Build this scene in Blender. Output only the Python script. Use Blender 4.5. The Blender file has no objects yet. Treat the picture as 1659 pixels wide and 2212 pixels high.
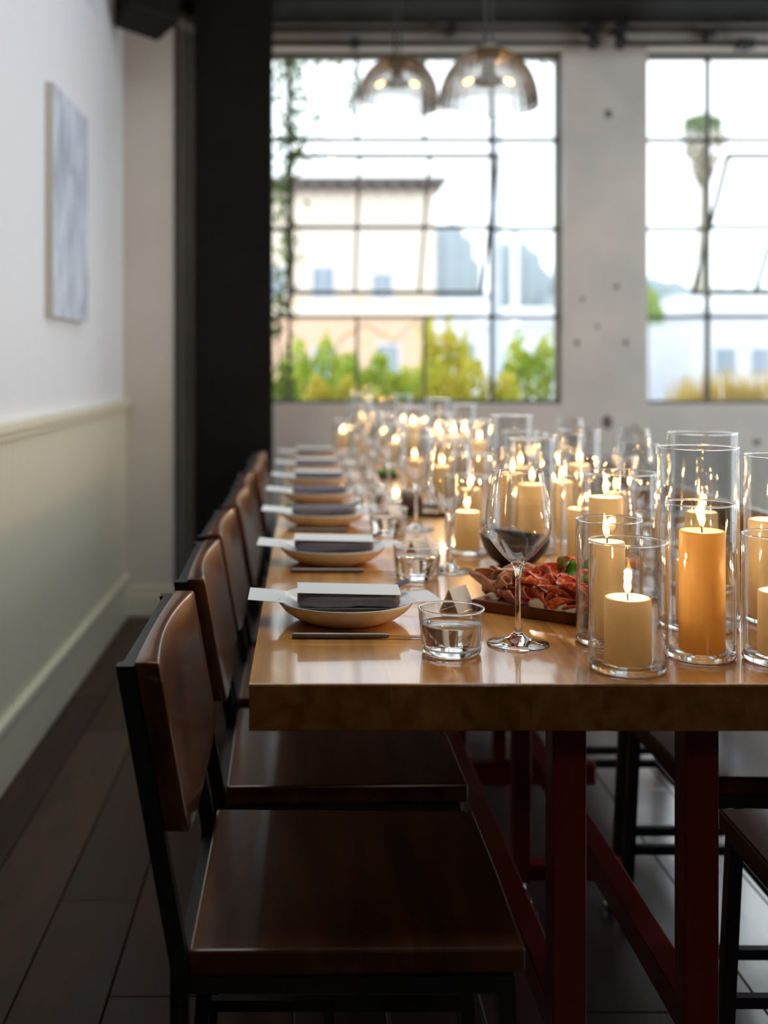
import bpy, bmesh, math, random
from math import pi, sin, cos, radians
from mathutils import Vector, Matrix, Euler
random.seed(7)
D = bpy.data
C = bpy.context.scene.collection
S = bpy.context.scene

# ------------------------------------------------------------------ camera
F, VX, VY, CZ = 2420.0, 657.0, 790.0, 1.16          # focal length / vanishing point in px of the 1659x2212 frame
cam_d = D.cameras.new('camera'); cam = D.objects.new('camera', cam_d); C.objects.link(cam)
cam.location = (0, 0, CZ); cam.rotation_euler = (pi / 2, 0, 0)
cam_d.sensor_fit = 'HORIZONTAL'; cam_d.sensor_width = 36.0
cam_d.lens = 36.0 * F / 1659.0
cam_d.shift_x = (829.5 - VX) / 1659.0
cam_d.shift_y = -(1106.0 - VY) / 1659.0
cam_d.clip_start = 0.05; cam_d.clip_end = 800
cam_d.dof.use_dof = True; cam_d.dof.focus_distance = 1.62; cam_d.dof.aperture_fstop = 3.1
cam_d.dof.aperture_blades = 0
S.camera = cam

# ------------------------------------------------------------------ world, portals, exposure
SKY = 1.8
w = D.worlds.new('overcast_sky'); S.world = w; w.use_nodes = True
bg = w.node_tree.nodes['Background']
bg.inputs['Color'].default_value = (0.88, 0.945, 1.0, 1); bg.inputs['Strength'].default_value = SKY
S.view_settings.view_transform = 'Standard'; S.view_settings.look = 'None'
S.view_settings.exposure = 0.58; S.view_settings.gamma = 1.0; S.view_settings.use_curve_mapping = False
cy = S.cycles
cy.max_bounces = 20; cy.diffuse_bounces = 5; cy.glossy_bounces = 6; cy.transmission_bounces = 18
cy.transparent_max_bounces = 48; cy.sample_clamp_indirect = 6.0; cy.caustics_refractive = True; cy.caustics_reflective = False
cy.blur_glossy = 0.3
try: cy.use_denoising = True
except Exception: pass
def portal(loc, rot, sx, sy):
    l = D.lights.new('window_portal', 'AREA'); l.shape = 'RECTANGLE'; l.size = sx; l.size_y = sy
    l.cycles.is_portal = True
    o = D.objects.new('window_portal', l); C.objects.link(o); o.location = loc; o.rotation_euler = rot
    return o

rl_ = D.lights.new('rear_fill_light', 'POINT'); rl_.energy = 8; rl_.color = (1, .84, .62); rl_.shadow_soft_size = .18   # added unseen fill behind the camera, lifts the table front and seats
rlo = D.objects.new('rear_fill_light', rl_); C.objects.link(rlo); rlo.location = (.75, -1.6, 2.3)

# ------------------------------------------------------------------ helpers
def new_obj(name, me, parent=None, mat=None, smooth=False):
    o = D.objects.new(name, me); C.objects.link(o)
    if mat is not None:
        me.materials.clear(); me.materials.append(mat)
    if smooth:
        for p in me.polygons: p.use_smooth = True
    if parent is not None: o.parent = parent
    return o
def thing(name, label, cat, loc=(0, 0, 0), rz=0.0, group=None):
    o = D.objects.new(name, None); C.objects.link(o); o.empty_display_size = 0.05
    o.location = loc; o.rotation_euler = (0, 0, rz)
    return tag(o, label, cat, group)
def tag(o, label, cat, group=None, kind=None):
    o['label'] = label; o['category'] = cat
    if group: o['group'] = group
    if kind: o['kind'] = kind
    return o
def structure(o): o['kind'] = 'structure'; return o
def dup(root, loc, rz=None, label=None, group=None):
    r = root.copy(); C.objects.link(r); r.location = loc
    if rz is not None: r.rotation_euler = (0, 0, rz)
    if label: r['label'] = label
    if group: r['group'] = group
    for ch in list(root.children):
        c = ch.copy(); C.objects.link(c); c.parent = r
        for g in list(ch.children):
            d = g.copy(); C.objects.link(d); d.parent = c
    return r
class MB:
    def __init__(s): s.v = []; s.f = []
    def add(s, v, f):
        n = len(s.v); s.v += [tuple(p) for p in v]; s.f += [tuple(i + n for i in q) for q in f]; return s
    def box(s, x0, x1, y0, y1, z0, z1, M=None):
        v = [Vector(p) for p in ((x0,y0,z0),(x1,y0,z0),(x1,y1,z0),(x0,y1,z0),(x0,y0,z1),(x1,y0,z1),(x1,y1,z1),(x0,y1,z1))]
        if M is not None: v = [M @ p for p in v]
        return s.add(v, [(0,3,2,1),(4,5,6,7),(0,1,5,4),(1,2,6,5),(2,3,7,6),(3,0,4,7)])
    def tube(s, pts, r, seg=8, caps=True):
        pts = [Vector(p) for p in pts]; rr = r if isinstance(r, (list, tuple)) else [r] * len(pts)
        rings = []; up = None
        for i, p in enumerate(pts):
            t = (pts[min(i + 1, len(pts) - 1)] - pts[max(i - 1, 0)]).normalized()
            if up is None: up = Vector((0, 0, 1)) if abs(t.z) < .9 else Vector((1, 0, 0))
            a = t.cross(up).normalized(); b = a.cross(t).normalized(); up = b
            rings.append([p + (a * cos(2*pi*k/seg) + b * sin(2*pi*k/seg)) * rr[i] for k in range(seg)])
        v = [q for R in rings for q in R]; f = []
        for i in range(len(pts) - 1):
            for k in range(seg):
                k2 = (k + 1) % seg
                f.append((i*seg+k, i*seg+k2, (i+1)*seg+k2, (i+1)*seg+k))
        if caps: f.append(tuple(range(seg - 1, -1, -1))); f.append(tuple((len(pts)-1)*seg + k for k in range(seg)))
        return s.add(v, f)
    def lathe(s, prof, seg=32, cx=0, cy=0, rmod=None):
        """prof: (r, z) from bottom axis to top; r == 0 ends become poles"""
        rows = []; v = []
        for (r, z) in prof:
            if r < 1e-7: rows.append([len(v)]); v.append((cx, cy, z))
            else:
                rows.append(list(range(len(v), len(v) + seg)))
                for k in range(seg):
                    a = 2*pi*k/seg; q = r * (rmod(a, z) if rmod else 1)
                    v.append((cx + q*cos(a), cy + q*sin(a), z))
        f = []
        for A, B in zip(rows, rows[1:]):
            for k in range(seg):
                k2 = (k + 1) % seg
                if len(A) == 1 and len(B) == 1: continue
                if len(A) == 1: f.append((A[0], B[k2], B[k]))
                elif len(B) == 1: f.append((A[k], A[k2], B[0]))
                else: f.append((A[k], A[k2], B[k2], B[k]))
        return s.add(v, f)
    def mesh(s, name='mesh'):
        me = D.meshes.new(name); me.from_pydata(s.v, [], s.f); me.update(); return me
    def obj(s, name, mat, parent=None, smooth=False, bevel=0, seg=2):
        me = s.mesh(name)
        if bevel:
            bm = bmesh.new(); bm.from_mesh(me)
            es = [e for e in bm.edges if len(e.link_faces) == 2 and e.calc_face_angle(0) > .5]
            bmesh.ops.bevel(bm, geom=es, offset=bevel, segments=seg, affect='EDGES', profile=.5, clamp_overlap=True)
            bm.to_mesh(me); bm.free()
        return new_obj(name, me, parent, mat, smooth)
def fix_normals(o):
    bm = bmesh.new(); bm.from_mesh(o.data); bmesh.ops.recalc_face_normals(bm, faces=bm.faces[:]); bm.to_mesh(o.data); bm.free(); return o
def auto_smooth(o, ang=40):
    me = o.data
    for p in me.polygons: p.use_smooth = True
    try: me.set_sharp_from_angle(angle=radians(ang))
    except Exception: pass
    return o
def at(px, py, Y): return ((px - VX) * Y / F, Y, CZ - (py - VY) * Y / F)
def XZ(px, py, Y): q = at(px, py, Y); return q[0], q[2]

# ------------------------------------------------------------------ materials
def mat(name): m = D.materials.new(name); m.use_nodes = True; return m, m.node_tree.nodes, m.node_tree.links
def pr(name, col, rough=.5, metal=0.0, coat=0.0, coat_r=.1, coat_ior=1.5, spec=.5, var=None, scale=(1,1,1), nscale=6, bump=0.0, detail=5, rvar=0.0, per_obj=0.0, trans=None):
    """principled with optional noise colour variation (var = second colour), bump, per-object brightness shift"""
    m, N, L = mat(name); b = N['Principled BSDF']
    b.inputs['Base Color'].default_value = (*col, 1); b.inputs['Roughness'].default_value = rough
    b.inputs['Metallic'].default_value = metal; b.inputs['Specular IOR Level'].default_value = spec
    b.inputs['Coat Weight'].default_value = coat; b.inputs['Coat Roughness'].default_value = coat_r; b.inputs['Coat IOR'].default_value = coat_ior
    if var or bump or rvar:
        tc = N.new('ShaderNodeTexCoord'); mp = N.new('ShaderNodeMapping'); mp.inputs['Scale'].default_value = scale
        L.new(tc.outputs['Object'], mp.inputs['Vector'])
        nz = N.new('ShaderNodeTexNoise'); nz.inputs['Scale'].default_value = nscale; nz.inputs['Detail'].default_value = detail
        src = mp.outputs['Vector']
        if per_obj:
            oi = N.new('ShaderNodeObjectInfo'); ad = N.new('ShaderNodeVectorMath'); ad.operation = 'ADD'
            sc = N.new('ShaderNodeVectorMath'); sc.operation = 'SCALE'; sc.inputs['Scale'].default_value = 37.0
            L.new(oi.outputs['Random'], sc.inputs[0]); L.new(src, ad.inputs[0]); L.new(sc.outputs[0], ad.inputs[1]); src = ad.outputs[0]
        L.new(src, nz.inputs['Vector'])
        if var:
            cr = N.new('ShaderNodeValToRGB'); cr.color_ramp.elements[0].position = .32; cr.color_ramp.elements[1].position = .7
            cr.color_ramp.elements[0].color = (*col, 1); cr.color_ramp.elements[1].color = (*var, 1)
            L.new(nz.outputs['Fac'], cr.inputs['Fac']); out = cr.outputs['Color']
            if per_obj:
                hs = N.new('ShaderNodeHueSaturation'); mr = N.new('ShaderNodeMapRange')
                mr.inputs['To Min'].default_value = 1 - per_obj; mr.inputs['To Max'].default_value = 1 + per_obj
                L.new(oi.outputs['Random'], mr.inputs['Value']); L.new(mr.outputs['Result'], hs.inputs['Value']); L.new(out, hs.inputs['Color']); out = hs.outputs['Color']
            L.new(out, b.inputs['Base Color'])
        if rvar:
            mr2 = N.new('ShaderNodeMapRange'); mr2.inputs['From Min'].default_value = .3; mr2.inputs['From Max'].default_value = .7
            mr2.inputs['To Min'].default_value = max(.02, rough - rvar); mr2.inputs['To Max'].default_value = rough + rvar
            L.new(nz.outputs['Fac'], mr2.inputs['Value']); L.new(mr2.outputs['Result'], b.inputs['Roughness'])
        if bump:
            bp = N.new('ShaderNodeBump'); bp.inputs['Strength'].default_value = bump; bp.inputs['Distance'].default_value = .002
            L.new(nz.outputs['Fac'], bp.inputs['Height']); L.new(bp.outputs['Normal'], b.inputs['Normal'])
            if coat: L.new(bp.outputs['Normal'], b.inputs['Coat Normal'])
    return m
def thin_glass(name, tint=(1,1,1), refl_rough=0.0, ior=1.45, boost=1.0):
    """thin pane: transparent and mirror mixed by Fresnel"""
    m, N, L = mat(name); N.remove(N['Principled BSDF'])
    t = N.new('ShaderNodeBsdfTransparent'); t.inputs['Color'].default_value = (*tint, 1)
    g = N.new('ShaderNodeBsdfGlossy'); g.inputs['Roughness'].default_value = refl_rough
    fr = N.new('ShaderNodeFresnel'); fr.inputs['IOR'].default_value = ior
    mx = N.new('ShaderNodeMixShader'); out = N['Material Output']
    mu = N.new('ShaderNodeMath'); mu.operation = 'MULTIPLY'; mu.inputs[1].default_value = boost; mu.use_clamp = True
    ge = N.new('ShaderNodeNewGeometry'); ir = N.new('ShaderNodeMapRange'); ir.inputs['To Min'].default_value = ior; ir.inputs['To Max'].default_value = 1/ior
    L.new(ge.outputs['Backfacing'], ir.inputs['Value']); L.new(ir.outputs['Result'], fr.inputs['IOR'])   # same air/glass Fresnel from both sides of the skin
    L.new(fr.outputs['Fac'], mu.inputs[0]); L.new(mu.outputs[0], mx.inputs['Fac']); L.new(t.outputs[0], mx.inputs[1]); L.new(g.outputs[0], mx.inputs[2]); L.new(mx.outputs[0], out.inputs['Surface'])
    return m
def real_glass(name, col=(1,1,1), ior=1.45):
    m, N, L = mat(name); N.remove(N['Principled BSDF'])
    g = N.new('ShaderNodeBsdfGlass'); g.inputs['Color'].default_value = (*col, 1); g.inputs['Roughness'].default_value = 0; g.inputs['IOR'].default_value = ior
    L.new(g.outputs[0], N['Material Output'].inputs['Surface']); return m
def emit(name, col, s):
    m, N, L = mat(name); N.remove(N['Principled BSDF']); e = N.new('ShaderNodeEmission')
    e.inputs['Color'].default_value = (*col, 1); e.inputs['Strength'].default_value = s
    L.new(e.outputs[0], N['Material Output'].inputs['Surface']); return m
def leafy(name, a, b, tr=.5):
    m, N, L = mat(name); N.remove(N['Principled BSDF'])
    tc = N.new('ShaderNodeTexCoord'); nz = N.new('ShaderNodeTexNoise'); nz.inputs['Scale'].default_value = 5.0; L.new(tc.outputs['Object'], nz.inputs['Vector'])
    cr = N.new('ShaderNodeValToRGB'); cr.color_ramp.elements[0].position = .35; cr.color_ramp.elements[1].position = .65
    cr.color_ramp.elements[0].color = (*a, 1); cr.color_ramp.elements[1].color = (*b, 1); L.new(nz.outputs['Fac'], cr.inputs['Fac'])
    d = N.new('ShaderNodeBsdfDiffuse'); t = N.new('ShaderNodeBsdfTranslucent'); mx = N.new('ShaderNodeMixShader'); mx.inputs['Fac'].default_value = tr
    L.new(cr.outputs[0], d.inputs['Color']); L.new(cr.outputs[0], t.inputs['Color']); L.new(d.outputs[0], mx.inputs[1]); L.new(t.outputs[0], mx.inputs[2])
    L.new(mx.outputs[0], N['Material Output'].inputs['Surface']); return m

M = {}
M['plaster'] = pr('white_plaster', (.79,.81,.84), .6, var=(.76,.78,.815), nscale=2, bump=.05)
M['cream'] = pr('cream_paint', (.75,.70,.54), .45, var=(.72,.665,.51), nscale=3)
M['concrete'] = pr('painted_concrete', (.71,.655,.59), .8, var=(.58,.545,.505), nscale=3.2, bump=.35, detail=9)
M['stain'] = pr('dark_stain', (.16,.13,.10), .9, var=(.10,.08,.06), nscale=20)
M['shade_brown'] = pr('brown_shade_strip', (.62,.54,.45), .8, var=(.48,.41,.34), scale=(1,1,.4), nscale=5, bump=.2)  # brown that puts shade into the strip left of the column
M['pilaster'] = pr('pilaster_plaster', (.68,.62,.54), .75, var=(.63,.57,.49), nscale=2.5, bump=.15)
M['steel_dark'] = pr('dark_painted_steel', (.007,.006,.005), .6, spec=.1, var=(.011,.0095,.008), nscale=4, bump=.1)
M['ceiling'] = pr('dark_ceiling_boards', (.03,.024,.018), .8, var=(.045,.036,.027), nscale=3)
M['rearwall'] = pr('dark_brown_wall', (.04,.034,.03), .85, var=(.03,.027,.024), nscale=3)
M['floor'] = pr('dark_stained_floor', (.026,.014,.010), .36, spec=.7, coat=1.0, coat_r=.27, coat_ior=3.0, var=(.065,.033,.020), scale=(9,1.1,1), nscale=2.2, bump=.28, rvar=.08, per_obj=.35, detail=8)
M['floor_low_reflection'] = pr('low_reflection_floor', (.030,.015,.009), .42, spec=.22, var=(.085,.042,.026), scale=(7,1.4,1), nscale=2.6, bump=.15, rvar=.08, per_obj=.35, detail=8)  # duller copy for the left planks, holds back reflected light in the aisle
M['floor_gap'] = pr('floor_gap', (.012,.010,.009), .9, var=(.015,.012,.01))
M['table'] = pr('maple_butcher_block', (.40,.145,.022), .35, spec=.3, coat=.7, coat_r=.06, var=(.70,.34,.085), scale=(22,1.0,22), nscale=1.9, bump=.05, per_obj=.16, detail=7)
M['chairwood'] = pr('walnut_seat', (.050,.0135,.003), .34, spec=.25, coat=.65, coat_r=.15, var=(.21,.068,.013), scale=(9,1.1,3), nscale=2.6, bump=.08, per_obj=.10, rvar=.06)
M['chairmetal'] = pr('black_steel', (.014,.014,.016), .38, var=(.02,.02,.022), nscale=30)
M['red'] = pr('oxblood_painted_steel', (.26,.020,.017), .4, var=(.32,.028,.022), nscale=8)
M['chrome'] = pr('chrome', (.8,.8,.8), .15, 1.0)
M['stone'] = pr('cream_stoneware', (.84,.82,.78), .42, var=(.79,.77,.73), nscale=60, bump=.04)
M['napkin'] = pr('charcoal_linen', (.15,.132,.15), .9, var=(.18,.16,.18), nscale=220, bump=.25)
M['paper'] = pr('white_paper', (.80,.80,.78), .75, var=(.78,.78,.76), nscale=80)
M['print'] = pr('grey_ink', (.58,.57,.56), .8, var=(.5,.5,.5))
M['knife'] = pr('dark_pewter_handle', (.20,.175,.155), .42, .75, var=(.24,.21,.19), nscale=60)
M['steel'] = pr('polished_steel', (.7,.69,.67), .18, 1.0)
M['glass'] = real_glass('clear_glass', (.985,.99,.985), 1.46)
def hybrid(name, k, ior=1.46):
    m, N, L = mat(name); N.remove(N['Principled BSDF'])
    g = N.new('ShaderNodeBsdfGlass'); g.inputs['Roughness'].default_value = 0; g.inputs['IOR'].default_value = ior; g.inputs['Color'].default_value = (.99,.99,.99,1)
    t = N.new('ShaderNodeBsdfTransparent'); t.inputs['Color'].default_value = (.975,.98,.98,1); mx = N.new('ShaderNodeMixShader'); mx.inputs['Fac'].default_value = k
    L.new(t.outputs[0], mx.inputs[1]); L.new(g.outputs[0], mx.inputs[2]); L.new(mx.outputs[0], N['Material Output'].inputs['Surface']); return m
M['stemware'] = hybrid('stemware_glass', .72); M['cylglass'] = hybrid('cylinder_glass', .42)
M['water'] = real_glass('water', (.99,.995,1.0), 1.33)
M['thin'] = thin_glass('thin_clear_glass', (.975,.98,.98), 0, 1.45, 1.9)
M['pane'] = thin_glass('window_pane', (.97,.98,.98))
M['bulbglass'] = thin_glass('bulb_glass', (1,.9,.75))
M['slate'] = pr('black_slate', (.015,.014,.014), .45, var=(.024,.022,.022), nscale=12, bump=.2)
M['bowl'] = pr('black_ceramic', (.012,.012,.014), .35, var=(.02,.02,.022), nscale=14)
M['board'] = pr('walnut_board', (.10,.032,.012), .55, spec=.25, coat=0, coat_r=.2, var=(.17,.06,.022), scale=(2,14,6), nscale=2, bump=.08)
def flame():
    m, N, L = mat('candle_flame'); N.remove(N['Principled BSDF']); e = N.new('ShaderNodeEmission'); t = N.new('ShaderNodeBsdfTransparent'); ad = N.new('ShaderNodeAddShader')
    e.inputs['Color'].default_value = (1,.52,.14,1); e.inputs['Strength'].default_value = 3.2
    L.new(e.outputs[0], ad.inputs[0]); L.new(t.outputs[0], ad.inputs[1]); L.new(ad.outputs[0], N['Material Output'].inputs['Surface']); return m
M['flame'] = flame()
M['wick'] = pr('charred_wick', (.02,.015,.01), .9)
M['filament'] = emit('glowing_bulb', (1.0,.52,.14), 9.0)
M['rod'] = pr('dark_iron_pipe', (.03,.028,.027), .5, .3, var=(.04,.035,.03))
M['sash'] = pr('weathered_sash_steel', (.15,.13,.10), .6, var=(.09,.11,.085), nscale=6)
M['black'] = pr('black_plastic', (.010,.010,.010), .55, spec=.15, var=(.013,.013,.013))
M['canvas_edge'] = pr('raw_canvas', (.62,.56,.47), .8, var=(.58,.52,.44), nscale=30)
def wax(name, base, through):
    """wax: light passes through the body, so flame and window light make it glow"""
    m, N, L = mat(name); b = N['Principled BSDF']
    b.inputs['Base Color'].default_value = (*base, 1); b.inputs['Roughness'].default_value = .4
    t = N.new('ShaderNodeBsdfTranslucent'); t.inputs['Color'].default_value = (*through, 1)
    mx = N.new('ShaderNodeMixShader'); mx.inputs['Fac'].default_value = .5
    L.new(b.outputs[0], mx.inputs[1]); L.new(t.outputs[0], mx.inputs[2]); L.new(mx.outputs[0], N['Material Output'].inputs['Surface']); return m
M['wax'] = wax('ivory_wax', (.97,.91,.78), (1.0,.88,.63)); M['amberwax'] = wax('amber_wax', (.93,.74,.42), (1.0,.74,.34))
def art():
    m, N, L = mat('abstract_painting'); b = N['Principled BSDF']; b.inputs['Roughness'].default_value = .6
    tc = N.new('ShaderNodeTexCoord'); mp = N.new('ShaderNodeMapping'); mp.inputs['Scale'].default_value = (1,5,2.2); L.new(tc.outputs['Object'], mp.inputs['Vector'])
    nz = N.new('ShaderNodeTexNoise'); nz.inputs['Scale'].default_value = 2.2; nz.inputs['Detail'].default_value = 6; nz.inputs['Distortion'].default_value = .8; L.new(mp.outputs[0], nz.inputs['Vector'])
    cr = N.new('ShaderNodeValToRGB'); e = cr.color_ramp.elements
    e[0].position = .36; e[0].color = (.33,.37,.45,1); e[1].position = .62; e[1].color = (.62,.68,.77,1)
    x = e.new(.5); x.color = (.50,.56,.67,1); L.new(nz.outputs['Fac'], cr.inputs['Fac']); L.new(cr.outputs[0], b.inputs['Base Color']); return m
M['art'] = art()
def ribbed():
    m, N, L = mat('ribbed_smoke_glass'); N.remove(N['Principled BSDF'])
    t = N.new('ShaderNodeBsdfTransparent'); t.inputs['Color'].default_value = (.78,.78,.77,1)
    g = N.new('ShaderNodeBsdfGlossy'); g.inputs['Roughness'].default_value = .12; g.inputs['Color'].default_value = (.9,.88,.85,1)
    d = N.new('ShaderNodeBsdfTranslucent'); d.inputs['Color'].default_value = (.55,.55,.55,1)
    m1 = N.new('ShaderNodeMixShader'); m1.inputs['Fac'].default_value = .33; m2 = N.new('ShaderNodeMixShader')
    fr = N.new('ShaderNodeFresnel'); fr.inputs['IOR'].default_value = 1.6
    L.new(t.outputs[0], m1.inputs[1]); L.new(d.outputs[0], m1.inputs[2]); L.new(fr.outputs[0], m2.inputs['Fac']); L.new(m1.outputs[0], m2.inputs[1]); L.new(g.outputs[0], m2.inputs[2])
    L.new(m2.outputs[0], N['Material Output'].inputs['Surface']); return m
M['ribbed'] = ribbed()
def salami():
    m, N, L = mat('salami_meat'); b = N['Principled BSDF']; b.inputs['Roughness'].default_value = .28; b.inputs['Specular IOR Level'].default_value = .6
    tc = N.new('ShaderNodeTexCoord'); v = N.new('ShaderNodeTexNoise'); v.inputs['Scale'].default_value = 170; v.inputs['Detail'].default_value = 2; L.new(tc.outputs['Object'], v.inputs['Vector'])
    cr = N.new('ShaderNodeValToRGB'); e = cr.color_ramp.elements
    e[0].position = .45; e[0].color = (.50,.105,.065,1); e[1].position = .68; e[1].color = (.80,.50,.38,1); x = e.new(.57); x.color = (.62,.19,.115,1)
    L.new(v.outputs['Fac'], cr.inputs['Fac']); L.new(cr.outputs[0], b.inputs['Base Color'])
    b.inputs['Subsurface Weight'].default_value = .25; b.inputs['Subsurface Radius'].default_value = (1,.3,.2); b.inputs['Subsurface Scale'].default_value = .004; return m
M['salami'] = salami()
M['prosciutto'] = pr('prosciutto_meat', (.52,.20,.10), .3, var=(.74,.50,.36), nscale=55, bump=.1)
M['cured'] = pr('pale_cured_meat', (.58,.42,.31), .4, var=(.30,.13,.06), nscale=30)
M['pepper'] = pr('red_pepper', (.62,.055,.02), .25, var=(.75,.13,.04), nscale=30)
M['leaf'] = pr('basil_leaf', (.05,.17,.012), .35, var=(.10,.30,.02), nscale=40)
M['herb'] = pr('herb_stem', (.16,.17,.03), .5, var=(.25,.22,.05), nscale=40)
M['loaf'] = pr('dark_loaf', (.05,.03,.022), .8, var=(.11,.07,.05), nscale=60, bump=.4)
# outside
M['ground'] = pr('pale_paving', (0.645,0.645,0.645), .9, var=(0.516,0.516,0.516), nscale=.3)
M['peach'] = pr('peach_stucco', (.84,.71,.59), .9, var=(.81,.70,.60), nscale=.8)
M['salmon'] = pr('salmon_stucco', (.78,.52,.38), .9, var=(.75,.48,.34), nscale=.8)
M['eave'] = pr('grey_roof_eave', (.17,.15,.14), .8, var=(.14,.12,.115), nscale=2)
M['whitewall'] = pr('white_siding', (0.774,0.795,0.820), .8, var=(0.710,0.731,0.795), nscale=.6)
M['blueroof'] = pr('blue_grey_roof', (0.322,0.376,0.494), .7, var=(0.408,0.473,0.581), nscale=1)
M['outglass'] = pr('outside_window_glass', (.26,.31,.37), .3)
M['pole'] = pr('grey_pole', (0.516,0.559,0.623), .7, var=(0.430,0.473,0.537), nscale=3)
M['wpole'] = pr('white_pole', (0.820,0.820,0.820), .6, var=(0.774,0.817,0.820), nscale=3)
M['bark'] = pr('bark', (.12,.085,.055), .9, var=(.18,.13,.09), nscale=12)
M['hill'] = leafy('hazy_hill_trees', (.40,.47,.51), (.48,.54,.56), .2)  # haze of distance put into the pale blue-grey leaf colour
M['shrub'] = leafy('bright_shrub_leaves', (.34,.50,.08), (.66,.70,.15), .5)
M['shrub2'] = leafy('yellow_shrub_leaves', (.60,.64,.10), (.84,.72,.18), .5)
M['vine'] = leafy('vine_leaves', (.10,.17,.045), (.22,.32,.09), .45)
M['palm'] = leafy('palm_fronds', (.20,.28,.17), (.32,.38,.2), .4)
M['palmdead'] = leafy('dry_palm_skirt', (0.365,0.333,0.258), (0.516,0.451,0.322), .3)
M['drygrass'] = leafy('dry_grass', (0.558,0.419,0.109), (0.713,0.558,0.186), .4)
M['greentree'] = leafy('far_green_tree', (0.248,0.388,0.124), (0.403,0.512,0.171), .4)
M['car'] = pr('blue_grey_car', (0.258,0.322,0.430), .3, coat=.4); M['carw'] = pr('white_car', (0.820,0.820,0.820), .3, coat=.4); M['tyre'] = pr('tyre', (0.043,0.043,0.043), .8)

# ------------------------------------------------------------------ room shell
WX, ZC, YW, YS = -.835, 3.4, 5.70, 5.83         # left wall x, ceiling, window wall inner face, sash plane
XR, YB = 3.7, -4.2
o = structure(MB().box(-1.4, XR+.3, YB, 6.2, -.20, -.022).obj('floor', M['floor_gap']))
flo = o
# floor boards (parts of the floor), running away from the camera
pw = .17; k = -3
plank_me = {}
while -.53 + pw*k < 3.4:
    x0 = -.53 + pw*k; y = 1.15 - .37*((k*5) % 4)
    while y < 5.68:
        ln = 1.28 + .32*((k*7 + int(y*3)) % 3); y1 = min(y + ln, 5.69)
        if y1 > 1.3 and y1 - y > .05:
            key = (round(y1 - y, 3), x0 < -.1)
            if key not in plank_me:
                b = MB().box(.0012, pw-.0012, .001, key[0]-.001, -.022, 0).obj('plank', M['floor_low_reflection' if key[1] else 'floor'], None, False, .0016, 1); plank_me[key] = b.data; D.objects.remove(b)
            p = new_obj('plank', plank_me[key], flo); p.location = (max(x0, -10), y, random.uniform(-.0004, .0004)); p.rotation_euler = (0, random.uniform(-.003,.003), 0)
        y = y1
    k += 1
KX0, KX1, KY0, KY1 = -.5, 3.3, 1.45, 3.85         # skylight opening, unseen, added and sized to light the room from above
structure(MB().box(-1.4, KX0, YB-.3, 6.2, ZC, ZC+.2).box(KX1, XR+.3, YB-.3, 6.2, ZC, ZC+.2).box(KX0, KX1, YB-.3, KY0, ZC, ZC+.2).box(KX0, KX1, KY1, 6.2, ZC, ZC+.2).obj('ceiling', M['ceiling']))
portal(((KX0+KX1)/2, (KY0+KY1)/2, ZC+.21), (0, 0, 0), KX1-KX0, KY1-KY0)
# left wall: plaster above, beadboard below, ends at z 2.56, then a corner post
wl = structure(MB().box(WX-.12, WX, YB, 4.57, 0, 2.56).box(WX-.12, WX, 4.57, 4.87, 0, ZC).box(WX-.12, WX-.004, 4.87, 5.2, 0, ZC).box(WX-.30, WX-.12, YB, 5.2, 0, ZC).obj('wall_left', M['plaster']))
bw = .062; y = 2.55; bead = None
while y < 5.18:
    if bead is None:
        bead = MB().box(0, .010, .0012, bw-.0012, .17, .955).obj('beadboard_strip', M['cream'], None, False, .003, 1); me = bead.data; D.objects.remove(bead); bead = me
    q = new_obj('beadboard_strip', bead, wl); q.location = (WX, y, 0); y += bw
MB().box(WX, WX+.006, 2.4, 5.19, .0, .96).obj('wainscot_backing', M['cream'], wl)
MB().box(WX-.001, WX+.012, YB, 2.4, 0, 2.56).obj('unseen_absorber', M['rearwall'], wl)  # added dark sheet out of view, cuts light bouncing off the near wall
rail = MB().box(WX, WX+.034, 2.4, 5.2, .975, 1.003).box(WX, WX+.022, 2.4, 5.2, .952, .975)
structure(rail.obj('trim_1', M['cream'], None, False, .004))
structure(MB().box(WX, WX+.022, 2.4, 5.2, 0, .165).box(WX, WX+.030, 2.4, 5.2, .165, .195).obj('baseboard_left', M['cream'], None, False, .005))
# pilaster (trim_2) with its own moulded base
pil = structure(MB().box(WX-.2, -.606, 5.2, YW, 0, ZC).obj('trim_2', M['pilaster'], None, False, .004))
MB().box(WX, -.585, 5.17, 5.2, 0, .10).box(WX, -.594, 5.18, 5.2, .10, .14).obj('base_moulding', M['cream'], pil, False, .004)
structure(MB().box(-.606, -.40, 5.44, 5.50, 0, ZC).box(-.606, -.57, 5.40, 5.44, 0, ZC).obj('shade_panel', M['shade_brown'], None, False, .004))  # added panel, its brown stands in for shade between pilaster and column
# window wall with its openings
ZB, ZT = .9625, 2.779; PI_ = .3505
wins = [(-.426, -.426 + 5*PI_), (1.7475, 1.7475 + 5*PI_)]
mb = MB(); y0, y1 = YW, YW + .26
mb.box(-1.2, XR+.3, y0, y1, 0, ZB-.004); mb.box(-1.2, XR+.3, y0, y1, ZT, ZC)
xs = [-1.2] + [v for a, b in wins for v in (a, b)] + [XR+.3]
for i in range(0, len(xs), 2): mb.box(xs[i], xs[i+1], y0, y1, ZB-.004, ZT)
wb = structure(mb.obj('wall_back', M['concrete']))
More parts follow.
